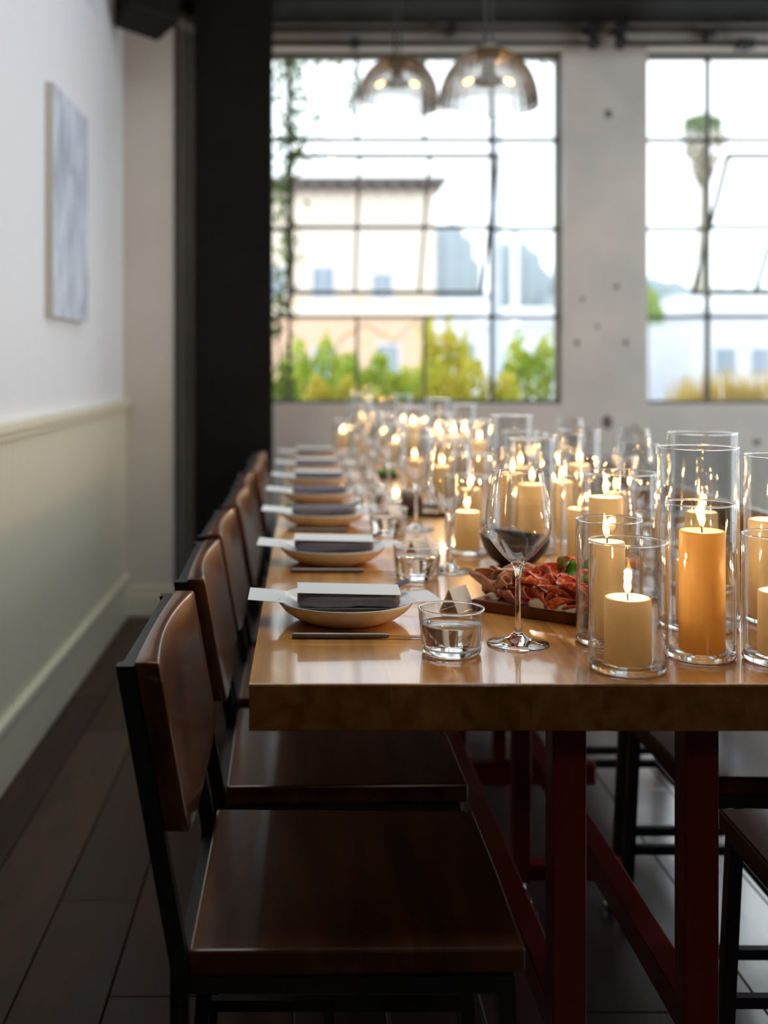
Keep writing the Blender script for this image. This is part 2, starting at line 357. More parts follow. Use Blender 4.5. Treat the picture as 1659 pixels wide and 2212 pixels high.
# stains and plugged holes on the concrete pier
def blotch(px, py, rx, rz, seed):
    r = random.Random(seed); x, z = XZ(px, py, YW); n = 14
    v = [(x, YW-.0025, z)] + [(x + rx*cos(2*pi*i/n)*r.uniform(.65,1.2), YW-.0012, z + rz*sin(2*pi*i/n)*r.uniform(.65,1.2)) for i in range(n)]
    MB().add(v, [(0, 1+(i+1) % n, 1+i) for i in range(n)]).obj('stain', M['stain'], wb)
for i, a in enumerate([(1314,246,.022,.022),(1312,912,.032,.036),(1372,925,.016,.012),(1246,741,.012,.016),(1352,740,.012,.018),(1332,620,.013,.015),(1258,647,.010,.012),(1634,955,.02,.016),(1290,705,.012,.01)]): blotch(*a, 30+i)
rw = structure(MB().box(XR, XR+.3, 1.7, 1.9, 0, ZC).box(XR, XR+.3, 5.5, 6.0, 0, ZC).box(XR, XR+.3, 1.9, 5.5, 0, .12).box(XR, XR+.3, 1.9, 5.5, 3.2, ZC).box(XR, XR+.3, 3.64, 3.76, .12, 3.2).obj('wall_right', M['concrete']))
MB().box(XR, XR+.3, YB, 1.7, 0, ZC).obj('unseen_absorber', M['rearwall'], rw)  # unseen wall section made dark to keep light off the table front
structure(MB().box(-1.3, XR+.3, YB-.3, YB, 0, ZC).obj('wall_front', M['rearwall']))
for a, b in wins: portal(((a+b)/2, YW+.27, (ZB+ZT)/2), (-pi/2, 0, 0), b-a, ZT-ZB)
portal((XR+.31, 2.77, 1.66), (0, pi/2, 0), 3.08, 1.74); portal((XR+.31, 4.63, 1.66), (0, pi/2, 0), 3.08, 1.74)

# ------------------------------------------------------------------ steel windows
def bars(mb, x0, x1, z0, z1, y=YS, d=.03): return mb.box(x0, x1, y-d/2, y+d/2, z0, z1)
rowz = [ZB, 1.413, 1.8707, 2.333, ZT]
def window(n, xa, detail=True):
    g = D.objects.new('window_%d' % n, None); C.objects.link(g); g.location = (xa, YS, ZB); structure(g)
    W = 5*PI_; H = ZT-ZB; t = .0095
    z = [r-ZB for r in rowz]; x = [PI_*k for k in range(6)]
    def piece(nm, m, x0, x1, z0, z1, d=.034): return MB().box(x0, x1, -d/2, d/2, z0, z1).obj(nm, m, g)
    MB().box(0, .015, -.03, .03, 0, H).box(W-.015, W, -.03, .03, 0, H).box(0, W, -.03, .03, 0, .018).box(0, W, -.03, .03, H-.022, H).obj('outer_frame', M['sash'], g)
    for k in range(1, 5):
        if k in (1, 4): piece('mullion', M['sash'], x[k]-t, x[k]+t, 0, H)
        else:
            piece('mullion', M['sash'], x[k]-t*.8, x[k]+t*.8, 0, z[1]); piece('mullion', M['sash'], x[k]-t*.8, x[k]+t*.8, z[3], H)
    for k in (1, 3):
        piece('glazing_bar', M['sash'], 0, W, z[k]-t, z[k]+t)
    piece('glazing_bar', M['sash'], 0, x[1], z[2]-t, z[2]+t); piece('glazing_bar', M['sash'], x[4], W, z[2]-t, z[2]+t)
    for i in range(5):
        for j in range(4):
            if i in (1,2,3) and j in (1,2): continue
            piece('pane', M['pane'], x[i]+.004, x[i+1]-.004, z[j]+.004, z[j+1]-.004, .003)
    # pivoting vent: top leans into the room, foot swings out
    v = D.objects.new('vent_sash', None); C.objects.link(v); v.parent = g
    pz = 1.88-ZB; v.location = (0, 0, pz); v.rotation_euler = (radians(38), 0, 0)
    hh = .42; xa_, xb_ = x[1]+.004, x[4]-.004
    def vp(nm, m, x0, x1, z0, z1, d=.024): return MB().box(x0, x1, -d/2, d/2, z0, z1).obj(nm, m, v)
    vp('vent_rail', M['sash'], xa_, xb_, hh-.016, hh); vp('vent_rail', M['sash'], xa_, xb_, -hh, -hh+.016); vp('vent_rail', M['sash'], xa_, xb_, -.006, .006)
    vp('vent_stile', M['sash'], xa_, xa_+.016, -hh, hh); vp('vent_stile', M['sash'], xb_-.016, xb_, -hh, hh)
    for k in (2, 3): vp('vent_bar', M['sash'], x[k]-.007, x[k]+.007, -hh, hh)
    xe = [xa_, x[2], x[3], xb_]
    for i in range(3):
        for (a, b) in ((-hh, 0), (0, hh)): vp('pane', M['pane'], xe[i]+.003, xe[i+1]-.003, a+.003, b-.003, .003)
    return g
for i, (a, b) in enumerate(wins): window(i+1, a)
structure(MB().box(wins[0][0]-.02, wins[0][1]+.0, YW+.001, YW+.24, ZB-.004, ZB).box(wins[1][0], wins[1][1], YW+.001, YW+.24, ZB-.004, ZB).obj('trim_3', M['concrete']))

# ------------------------------------------------------------------ column, beam, pipes, speaker
col = thing('steel_column', 'dark wide steel column standing left of the first window', 'column', (-.328, 5.30, 0))
MB().box(-.176, .176, -.16, -.138, 0, ZC-.53).obj('front_flange', M['steel_dark'], col, False, .003)
MB().box(-.176, .176, .138, .16, 0, ZC-.53).obj('rear_flange', M['steel_dark'], col, False, .003)
MB().box(-.012, .012, -.138, .138, 0, ZC-.53).obj('web', M['steel_dark'], col)
MB().box(-.176, -.150, -.170, -.16, 0, ZC-.53).obj('edge_angle', M['steel_dark'], col)
beam = thing('ceiling_beam', 'long dark steel beam across the room above the windows', 'beam', (0, 5.42, 0))
MB().box(-.83, XR, -.18, .18, 2.872, 2.90).obj('bottom_flange', M['steel_dark'], beam); MB().box(-.83, XR, -.012, .012, 2.90, 3.372).obj('web', M['steel_dark'], beam); MB().box(-.83, XR, -.18, .18, 3.372, ZC).obj('top_flange', M['steel_dark'], beam)
def rods(xa, xb, label, ends, clamps):
    t = thing('pipe_rail', label, 'pipe', (0, YW-.075, 0), 0, 'twin pipe rails over the windows')
    for z in (2.848, 2.778): MB().tube([(xa, 0, z), (xb, 0, z)], .0125, 10).obj('pipe', M['rod'], t, True)
    for x in ends:
        b = MB().box(x-.028, x+.028, -.03, .078, 2.835, 2.865).box(x-.020, x+.020, -.022, .02, 2.765, 2.86)
        b.tube([(x, -.035, 2.848), (x, .0, 2.848)], .036, 14); b.tube([(x, -.035, 2.775), (x, .0, 2.775)], .032, 14)
        b.obj('end_bracket', M['rod'], t)
    for x, z in clamps: MB().tube([(x-.022, 0, z), (x+.022, 0, z)], .028, 12).box(x-.008, x+.008, 0, .075, z-.02, z+.02).obj('clamp', M['rod'], t)
rods(-.30, 1.45, 'twin dark pipes above the left window ending in black brackets', (1.45,), ((.255, 2.778), (.74, 2.845)))
rods(1.585, 3.9, 'twin dark pipes above the right window starting in black brackets', (1.585,), ((2.04, 2.83), (2.20, 2.778), (2.235, 2.776)))
sp = thing('loudspeaker', 'black loudspeaker hung in the top left corner by the pilaster', 'speaker', (-.68, 4.83, 2.63), radians(35))
body = MB().box(-.11, .11, -.10, .10, 0, .36).obj('cabinet', M['black'], sp, False, .012); body.rotation_euler = (radians(-12), radians(8), 0)
gr = MB().box(-.098, .098, -.108, -.10, .015, .345).obj('grille', M['steel_dark'], sp, False, .004); gr.rotation_euler = body.rotation_euler
MB().tube([(0, .08, .3), (0, .14, .5), (0, .14, ZC-2.63)], .014, 8).obj('mount', M['black'], sp)

# ------------------------------------------------------------------ painting
pt = thing('painting', 'blue and grey abstract canvas hung unframed on the white left wall', 'painting', (WX, 3.898, 1.32))
MB().box(0, .0265, -.29, .29, 0, .755).obj('stretcher_canvas', M['canvas_edge'], pt)
MB().box(.0265, .0272, -.29, .29, 0, .755).obj('painted_face', M['art'], pt)

# ------------------------------------------------------------------ table
TZ, TH = .76, .060; TX0, TX1, TY0, TY1 = -.0693, 1.0, 1.409, 5.30
tb = thing('dining_table', 'long honey coloured butcher block table with oxblood steel base', 'table', ((TX0+TX1)/2, 0, 0))
cxm = (TX0+TX1)/2
top = D.objects.new('tabletop', None); C.objects.link(top); top.parent = tb
ns = 12; sw = (TX1-TX0)/ns
for k in range(ns):
    b = .003; y0_, y1_ = TY0, TY1; za, zb_ = TZ-TH, TZ
    prof = [(y0_+b*.5, za), (y1_-b, za), (y1_, za+b), (y1_, zb_-b), (y1_-b, zb_), (y0_+b, zb_), (y0_+b*.3, zb_-b*.3), (y0_, zb_-b), (y0_, za+b*.5)]
    x0 = TX0 + k*sw - cxm; x1 = x0 + sw; n = len(prof)
    v = [(x0, a, c) for a, c in prof] + [(x1, a, c) for a, c in prof]
    f = [(i, (i+1) % n, n+(i+1) % n, n+i) for i in range(n)] + [tuple(range(n-1, -1, -1)), tuple(range(n, 2*n))]
    fix_normals(MB().add(v, f).obj('stave', M['table'], top))
def tpart(nm, x0, x1, y0, y1, z0, z1, m='red', bev=.003): return MB().box(x0-cxm, x1-cxm, y0, y1, z0, z1).obj(nm, M[m], tb, False, bev)
for Y in (1.57, 4.95):
    for X in (.348, .534): tpart('post', X, X+.048, Y, Y+.048, .045, TZ-TH)
    tpart('foot_bar', .15, .80, Y-.001, Y+.049, .03, .075)
    tpart('top_plate', .12, .84, Y-.01, Y+.06, TZ-TH-.008, TZ-TH-.0002)
    for X in (.17, .78): MB().lathe([(0,0),(.018,0),(.02,.006),(.012,.014),(.006,.03),(0,.03)], 14, X-cxm, Y+.024).obj('levelling_foot', M['chrome'], tb, True)
tpart('stretcher', .352, .392, 1.60, 4.95, .19, .235); tpart('stretcher', .545, .59, 1.60, 4.95, .19, .235)
for Y in (2.376, 3.394):
    tpart('middle_post', .444, .482, Y, Y+.04, .06, TZ-TH); tpart('middle_foot_bar', .482, .690, Y, Y+.044, .066, .10)
    for X in (.465, .66): MB().lathe([(0,0),(.016,0),(.02,.006),(.02,.016),(.008,.028),(.006,.066),(0,.066)], 14, X-cxm, Y+.02).obj('levelling_foot', M['chrome'], tb, True)
tpart('crossbar', .33, .72, 2.76, 2.80, .125, .178); tpart('crossbar', .33, .72, 3.9, 3.94, .125, .178)
for X in (.395, .50): tpart('middle_post', X, X+.034, 2.95, 2.985, .05, TZ-TH)

# ------------------------------------------------------------------ chairs
SW = .4356; SZ = .45
def curved_back(mat_):
    """wooden back rest: plan is hollow in the middle, lower edge scooped, leans back; local frame: x to the table, y across, origin at seat rear on the floor"""
    ny, nz = 14, 8; v = []; f = []
    def pos(side, i, j):
        y = -SW/2 + SW*i/ny; u = 2.0*i/ny - 1
        zb = .594 - .035*math.exp(-(u*1.7)**2) * 0 + .030*(u*u) - .030
        z = zb + (.80-zb)*j/nz
        lean = -.0655 + (.795-z)*.18
        th = .030 if side else 0
        hollow = -.014*(1-u*u)**1.2 * (.55 + .45*j/nz) if side else -.004*(1-u*u)
        return (lean + th + hollow, y, z)
    idx = {}
    for s in (0, 1):
        for i in range(ny+1):
            for j in range(nz+1): idx[s,i,j] = len(v); v.append(pos(s,i,j))
    for i in range(ny):
        for j in range(nz):
            f.append((idx[0,i,j], idx[0,i,j+1], idx[0,i+1,j+1], idx[0,i+1,j])); f.append((idx[1,i,j], idx[1,i+1,j], idx[1,i+1,j+1], idx[1,i,j+1]))
    for i in range(ny):
        f.append((idx[0,i,0], idx[0,i+1,0], idx[1,i+1,0], idx[1,i,0])); f.append((idx[0,i,nz], idx[1,i,nz], idx[1,i+1,nz], idx[0,i+1,nz]))
    for j in range(nz):
        f.append((idx[0,0,j], idx[1,0,j], idx[1,0,j+1], idx[0,0,j+1])); f.append((idx[0,ny,j], idx[0,ny,j+1], idx[1,ny,j+1], idx[1,ny,j]))
    return MB().add(v, f)
def make_chair(label):
    t = thing('dining_chair', label, 'chair', (0,0,0), 0, 'walnut and black steel dining chairs')
    # seat: slightly trapezoid, local x 0 (rear) .. .41 (front)
    n = 8; v = []; f = []
    ring = [(0, -SW/2), (.41, -SW/2+.006), (.412, 0), (.41, SW/2-.006), (0, SW/2)]
    m = len(ring); v = [(a, b, SZ-.032) for a, b in ring] + [(a, b, SZ) for a, b in ring]
    f = [tuple(range(m-1, -1, -1)), tuple(range(m, 2*m))] + [(i, (i+1) % m, m+(i+1) % m, m+i) for i in range(m)]
    MB().add(v, f).obj('seat', M['chairwood'], t, False, .004, 2)
    bk = curved_back(M['chairwood']).obj('backrest', M['chairwood'], t, False, .003, 2); auto_smooth(bk, 35)
    me = M['chairmetal']
    for s in (-1, 1):
        yo = s*(SW/2-.011)
        # rear leg and back post in one bent bar
        P = [(-.078,.795), (-.012,SZ-.02), (-.012,.30), (-.030,0)]
        v = []; h = .011
        for (x, z) in P:
            for dx, dy in ((-.011,-h),(.011,-h),(.011,h),(-.011,h)): v.append((x+dx, yo+dy, z))
        f = [(0,1,2,3), (15,14,13,12)]
        for i in range(3):
            for k in range(4): f.append((i*4+k, (i+1)*4+k, (i+1)*4+(k+1) % 4, i*4+(k+1) % 4))
        fix_normals(MB().add(v, f).obj('rear_leg', me, t))
        v = []
        for (x, z) in ((.385,SZ-.034),(.405,0)):
            for dx, dy in ((-.011,-h),(.011,-h),(.011,h),(-.011,h)): v.append((x+dx, yo+dy, z))
        fix_normals(MB().add(v, [(0,1,2,3),(7,6,5,4)] + [(k, 4+k, 4+(k+1) % 4, (k+1) % 4) for k in range(4)]).obj('front_leg', me, t))
        MB().box(-.012, .39, yo-.008, yo+.008, .135, .153).obj('side_stretcher', me, t)
    MB().box(-.02, .396, -SW/2+.002, -SW/2+.022, SZ-.054, SZ-.033).box(-.02, .396, SW/2-.022, SW/2-.002, SZ-.054, SZ-.033).box(.374, .396, -SW/2+.022, SW/2-.022, SZ-.054, SZ-.033).box(-.02, .0, -SW/2+.022, SW/2-.022, SZ-.054, SZ-.033).obj('seat_frame', me, t)
    MB().box(-.083, -.063, -SW/2+.022, SW/2-.022, .77, .795).obj('back_rail', me, t)
    MB().box(.170, .186, -SW/2+.019, SW/2-.019, .136, .152).obj('cross_stretcher', me, t)
    return t
ORD = ['nearest', 'second', 'third', 'fourth', 'fifth', 'sixth', 'seventh']
cys = [1.36, 1.89, 2.395, 2.895, 3.36, 3.81, 4.255]
ch0 = make_chair('dark walnut dining chair in the left foreground, nearest of the left row')
ch0.location = (-.14, cys[0]+SW/2, 0)
for i in range(1, 7):
    dup(ch0, (-.142 + (.004 if i % 2 else -.003) + .003*i, cys[i]+SW/2, 0), radians(random.uniform(-1, 1)), '%s walnut dining chair from the camera along the left side of the table' % ORD[i])
rys = [1.364, 1.925, 2.44, 2.95, 3.45, 3.95, 4.45]
rl = ['walnut dining chair with scuffed seat at the lower right edge, nearest of the right row'] + ['%s walnut dining chair from the camera along the right side of the table' % ORD[i] for i in range(1, 7)]
for i in range(7): dup(ch0, (1.072 + .006*(i % 3), rys[i]+SW/2, 0), pi + radians(random.uniform(-.8, .8)), rl[i])

# ------------------------------------------------------------------ candles and hurricane glasses
def torus(R, r, z, seg=48, n=8):
    v = []; f = []
    for i in range(seg):
        a = 2*pi*i/seg
        for k in range(n): b = 2*pi*k/n; v.append(((R+r*cos(b))*cos(a), (R+r*cos(b))*sin(a), z+r*sin(b)))
    for i in range(seg):
        for k in range(n): f.append((i*n+k, ((i+1) % seg)*n+k, ((i+1) % seg)*n+(k+1) % n, i*n+(k+1) % n))
    return MB().add(v, f)
def make_vase(x, y, R, H, label):
    w_ = .0024
    o = MB().lathe([(R-.0008,.0085),(R,.012),(R,H-.001)], 48).lathe([(R-w_,H-.001),(R-w_,.014),(R-w_-.003,.0092)], 48).obj('hurricane_glass', M['thin'], None, True)
    torus(R-w_/2, w_/2+.0003, H-.0005).obj('rim', M['glass'], o, True)
    bs = MB().lathe([(0,0),(R-.006,0),(R-.002,.0015),(R-.0002,.005),(R-.0006,.0080),(R-.003,.0084),(0,.0082)], 48).obj('base', M['glass'], o, True); auto_smooth(bs, 50)
    o.location = (x, y, TZ+.0004); tag(o, label, 'glass', 'glass candle cylinders on the table'); return o
def make_candle(x, y, r, h, label, lean=0.0, m='wax'):
    t = thing('pillar_candle', label, 'candle', (x, y, TZ+.0088), random.uniform(0, 6), 'ivory pillar candles')
    hh = h
    b = MB().lathe([(0,0),(r-.002,0),(r,.002),(r,hh-.003),(r-.0008,hh-.0008),(r-.003,hh),(r*.78,hh-.0015),(r*.5,hh-.004),(0,hh-.005)], 32).obj('wax', M[m], t, True); auto_smooth(b, 60)
    MB().tube([(0,0,hh-.006),(.0004,0,hh+.003),(.0016,0,hh+.008)], .0011, 6).obj('wick', M['wick'], t)
    zf = hh+.004; k = 1.0 + random.uniform(-.12, .25)
    fl = MB().lathe([(0,zf),(.0026,zf+.002*k),(.0046,zf+.0065*k),(.0049,zf+.010*k),(.0040,zf+.016*k),(.0024,zf+.022*k),(.001,zf+.027*k),(0,zf+.030*k)], 14).obj('flame', M['flame'], t, True)
    for v in fl.data.vertices: v.co.x += (v.co.z-zf)*lean
    fl_light = D.lights.new('flame_light', 'POINT'); fl_light.energy = .36; fl_light.color = (1,.56,.22); fl_light.shadow_soft_size = .005
    lo = D.objects.new('flame_light', fl_light); C.objects.link(lo); lo.parent = t; lo.location = (0,0,zf+.014)
    return t
# x, y, radius, height | candle dx, radius, top | labels
V = [
 (.427,1.478,.051,.169, 0,0,.0302,.095, 'low glass cylinder nearest the table front, with a short candle', 'short ivory candle in the front glass nearest the table edge'),
 (.441,1.62,.047,.178, -.002,.004,.0255,.146, 'glass cylinder directly behind the frontmost low glass', 'medium candle with a tall flame behind the frontmost short candle'),
 (.545,1.54,.047,.211, .002,0,.0305,.174, 'glass cylinder holding the tall amber glowing candle at the table front', 'tall amber glowing pillar candle at the front of the table'),
 (.6475,1.52,.051,.171, 0,0,.0305,.095, 'low front glass cylinder cut off by the right picture edge', 'short candle in the low front glass at the right picture edge'),
 (.605,1.72,.060,.275, 0,.01,.030,.10, 'tall wide glass cylinder right behind the tall amber candle', 'low candle inside the tall wide glass behind the amber candle'),
 (.7506,1.75,.060,.26, -.019,0,.036,.16, 'tall wide glass cylinder at the right edge behind the low one', 'thick candle in the tall glass at the right picture edge'),
 (.55,1.954,.065,.214, -.024,0,.030,.172, 'widest glass cylinder, standing behind the meat board at its right', 'candle in the widest glass behind the meat board'),
 (.711,2.0,.060,.28, -.002,0,.028,.14, 'tallest glass cylinder, standing in the second row at right', 'candle in the tallest glass, its flame above the amber candle'),
 (.348,2.39,.0475,.165, 0,0,.027,.09, 'low glass cylinder left of the black bowl', 'short candle left of the black bowl behind the second wine glass'),
 (.488,2.40,.051,.244, 0,0,.029,.147, 'tall glass cylinder behind the black bowl, above the first wine glass', 'candle in the tall glass behind the black bowl'),
 (.5625,2.25,.048,.182, -.008,0,.026,.114, 'low glass cylinder right of the black bowl', 'short candle in the low glass right of the black bowl'),
 (.588,2.55,.0475,.245, -.002,0,.025,.138, 'slim tall glass cylinder right of the glass behind the bowl', 'slim tall candle right of the one behind the black bowl'),
 (.69,2.48,.0475,.20, 0,0,.026,.12, 'mid height glass cylinder at the right end of the third row', 'candle at the right end of the third row of glasses'),
 (.421,2.84,.051,.177, 0,0,.027,.089, 'low glass cylinder just behind the low one left of the bowl', 'short candle in the low glass right of the black slate tray'),
 (.503,2.71,.051,.28, 0,0,.028,.14, 'very tall glass cylinder in the middle of the table centre line', 'candle inside the very tall middle glass cylinder'),
 (.579,3.0,.051,.224, 0,0,.027,.13, 'glass cylinder behind and right of the very tall middle one', 'candle right behind the very tall middle glass cylinder'),
 (.70,2.85,.0535,.238, 0,0,.027,.15, 'glass cylinder farthest right among the mid table glasses', 'candle farthest right among the mid table candles'),
 (.40,3.25,.050,.19, 0,0,.027,.11, 'glass cylinder behind the black slate tray', 'candle behind the black slate tray'),
 (.355,3.60,.048,.177, 0,0,.030,.10, 'low glass cylinder seen through the third wine glass', 'candle seen through the third wine glass'),
 (.494,3.70,.050,.215, 0,0,.026,.17, 'glass cylinder of the far cluster, first from the camera', 'candle of the far cluster nearest to the camera'),
 (.61,3.90,.050,.21, 0,0,.026,.14, 'glass cylinder of the far cluster, rightmost and low', 'low candle rightmost in the far cluster'),
 (.478,3.95,.048,.233, 0,0,.026,.15, 'slim glass cylinder in the middle of the far cluster', 'candle in the slim glass amid the far cluster'),
 (.60,4.20,.051,.256, 0,0,.026,.15, 'tall glass cylinder at the right back of the far cluster', 'candle at the right back of the far cluster'),
 (.5075,4.25,.051,.275, 0,0,.026,.16, 'tallest glass cylinder at the back of the far cluster', 'candle in the tallest glass at the back of the far cluster'),
 (.422,4.33,.051,.24, 0,0,.026,.17, 'glass cylinder left of the tallest one in the far cluster', 'candle left of the tallest glass in the far cluster'),
 (.368,4.50,.050,.166, 0,0,.026,.09, 'low glass cylinder at the left of the far cluster', 'short candle in the low far glass left of the cluster'),
 (.332,4.70,.047,.20, 0,0,.026,.11, 'mid height glass cylinder second from the left at the far end', 'candle second from the left at the far table end'),
 (.442,5.00,.046,.27, 0,0,.025,.15, 'tall slim glass cylinder at the very far table end', 'candle at the very far table end under the window'),
 (.255,4.92,.052,.278, 0,0,.030,.166, 'tall glass cylinder against the hedge at the far left end', 'candle in the tall glass at the far left table end'),
 (.171,5.00,.0435,.158, 0,0,.026,.10, 'small leftmost glass cylinder at the far table end', 'leftmost small candle at the far table end'),
]
for (x, y, R, H, dx, dy, cr_, ctop, l1, l2) in V:
    make_vase(x, y, R, H, l1)
    make_candle(x+dx, y+dy, cr_, ctop-.0088, l2, random.uniform(-.15, .15), 'amberwax' if 'amber glowing' in l2 else 'wax')

# ------------------------------------------------------------------ wine glasses
wine_prof = [(0,0),(.042,0),(.0445,.0012),(.0435,.0026),(.030,.0050),(.014,.0100),(.0065,.0175),(.0042,.030),(.0038,.060),(.0040,.095),(.0055,.108),(.0105,.1165),(.022,.1275),(.036,.144),(.0445,.157),(.0475,.168),(.0470,.180),(.0440,.205),(.0395,.230),(.0362,.2475),(.0359,.2482),(.0354,.2482),(.0351,.2475),
             (.0382,.230),(.0426,.205),(.0456,.180),(.0460,.168),(.0430,.158),(.0345,.1455),(.0205,.129),(.009,.1195),(0,.1175)]
stem_prof = [p for p in wine_prof[:12]] + [(.0085,.1185),(0,.1185)]
bowl_prof = wine_prof[12:24]
bowl_in = wine_prof[24:-1] + [(0,.1195)]
bowl_me = MB().lathe([(.0108,.1172)] + bowl_prof, 56).lathe(bowl_in, 56).mesh('bowl'); stem_me = MB().lathe(stem_prof, 40).mesh('stem'); rim_me = torus(.0356, .0006, .248, 56, 6).mesh('rim')
for m_, mt in ((bowl_me, 'thin'), (stem_me, 'glass'), (rim_me, 'glass')):
    m_.materials.append(M[mt])
    for p in m_.polygons: p.use_smooth = True
def wine(x, y, label):
    t = thing('wine_glass', label, 'wine glass', (x, y, TZ+.0003), 0, 'empty wine glasses')
    new_obj('bowl', bowl_me, t); new_obj('stem', stem_me, t); new_obj('rim', rim_me, t); return t
wine(.307, 1.608, 'empty wine glass nearest the camera, in front of the meat board')
wine(.284, 2.18, 'second empty wine glass on the left, beside the black bowl')
wl_ = [(.273,2.73,'third empty wine glass on the left, before the black tray'),(.25,3.3,'fourth empty wine glass from the camera on the left'),(.232,3.76,'fifth empty wine glass from the camera on the left'),(.235,4.28,'sixth empty wine glass from the camera on the left'),(.215,4.62,'farthest empty wine glass on the left'),
       (.655,2.185,'nearest empty wine glass on the right, left of the tallest cylinder'),(.80,2.72,'second empty wine glass on the right side'),(.77,3.25,'third empty wine glass on the right side')]
for x, y, l in wl_: wine(x, y, l)

# ------------------------------------------------------------------ water tumblers
def make_tumbler(label):
    h, r0, r1, w_ = .063, .0405, .0460, .0022
    t = thing('water_glass', label, 'glass', (0,0,0), 0, 'short tumblers of water')
    MB().lathe([(r0+.0008,.0095),(r1,h-.001)], 48).lathe([(r1-w_,h-.001),(r0-w_+.0008,.0098)], 48).obj('tumbler_wall', M['thin'], t, True)
    torus(r1-w_/2, w_/2+.0003, h-.0006).obj('rim', M['glass'], t, True)
    g = MB().lathe([(0,.001),(r0-.008,.001),(r0-.005,0),(r0-.002,.0006),(r0+.0002,.0035),(r0+.0008,.0090),(r0-.0015,.0094),(0,.0088)], 48).obj('base', M['glass'], t, True); auto_smooth(g, 50)
    zl = .041; rl_ = r0 + (r1-r0)*(zl/h) - w_ - .0004
    wv = MB().lathe([(0,.0096),(r0-w_-.002,.0100),(r0-w_-.0001,.0125),(rl_,zl),(rl_-.001,zl-.0004),(0,zl-.0004)], 48).obj('water', M['water'], t, True); auto_smooth(wv, 50)
    return t
tum_r = make_tumbler('short tumbler of water nearest the camera, beside the first plate'); tum_r.location = (.205, 1.56, TZ+.0003)
dup(tum_r, (.213, 2.11, TZ+.0003), 0, 'second short tumbler of water on the left side')
tum_t = None
tl = [(.199,2.66,'third short tumbler of water on the left side'),(.185,3.14,'fourth short tumbler of water on the left side'),(.18,3.55,'fifth short tumbler of water on the left side'),(.18,4.02,'sixth short tumbler of water on the left side'),(.18,4.48,'farthest short tumbler of water on the left side'),
      (.795,2.53,'nearest short tumbler of water on the right side'),(.795,3.06,'second short tumbler of water on the right side')]
for x, y, l in tl:
    if tum_t is None: tum_t = make_tumbler(l); tum_t.location = (x, y, TZ+.0003)
    else: dup(tum_t, (x, y, TZ+.0003), random.uniform(0, 3), l)

# ------------------------------------------------------------------ place settings
plate_prof = [(0,.0),(.062,.0),(.067,.0016),(.083,.0085),(.097,.0185),(.1055,.0290),(.1080,.0335),(.1070,.0345),(.1055,.0336),(.1015,.0280),(.091,.0185),(.076,.0095),(.062,.0060),(0,.0055)]
plate_me = MB().lathe(plate_prof, 56).mesh('plate'); plate_me.materials.append(M['stone'])
for p in plate_me.polygons: p.use_smooth = True
def make_napkin(label):
    """folded charcoal napkin: flat lower fold and a soft roll above it; x across the plate"""
    t = thing('napkin', label, 'napkin', (0,0,0), 0, 'charcoal napkins on the plates')
    def pad(x0, x1, y0, y1, z0, z1, n=22, sag=.0015, r=.006):
        m = 16; v = []; f = []
        for i in range(n+1):
            x = x0 + (x1-x0)*i/n; e = min(1, min(i, n-i)/2.5); q = .62 + .38*math.sqrt(1-(1-e)**2)
            for k in range(m):
                a = 2*pi*k/m; c, s_ = cos(a), sin(a)
                yy = math.copysign(abs(c)**.5, c)*(y1-y0)/2*q; zz = math.copysign(abs(s_)**.8, s_)*(z1-z0)/2*q
                wob = sag*1.3*sin(9*i/n*pi*.33 + a*2) + sag*.5*sin(i*1.3 + a)
                v.append((x, (y0+y1)/2+yy+wob*.5, (z0+z1)/2+zz+wob*.5))
        for i in range(n):
            for k in range(m): f.append((i*m+k, (i+1)*m+k, (i+1)*m+(k+1) % m, i*m+(k+1) % m))
        f.append(tuple(range(m))); f.append(tuple(n*m+k for k in range(m-1, -1, -1)))
        return MB().add(v, f)
    auto_smooth(fix_normals(pad(-.058, .056, -.046, .042, .0105, .0190).obj('lower_fold', M['napkin'], t)), 50)
    auto_smooth(fix_normals(pad(-.076, .073, -.050, .042, .0178, .0262, sag=.0006).obj('middle_fold', M['napkin'], t)), 50)
    auto_smooth(fix_normals(pad(-.076, .082, -.058, .020, .0285, .0505, sag=.0016).obj('roll', M['napkin'], t)), 50)
    c = MB()
    for k in range(3): c.add([(.070,.0+.008*k,.046+.0012*k),(.100,.030+.006*k,.0535+.0012*k),(.103,.022+.006*k,.0535+.0012*k),(.070,-.012+.008*k,.046+.0012*k),(.070,.0+.008*k,.0472+.0012*k),(.100,.030+.006*k,.0545+.0012*k),(.103,.022+.006*k,.0545+.0012*k),(.070,-.012+.008*k,.0472+.0012*k)],
        [(0,1,2,3),(7,6,5,4),(0,4,5,1),(1,5,6,2),(2,6,7,3),(3,7,4,0)])
    fix_normals(c.obj('loose_corner', M['napkin'], t))
    return t
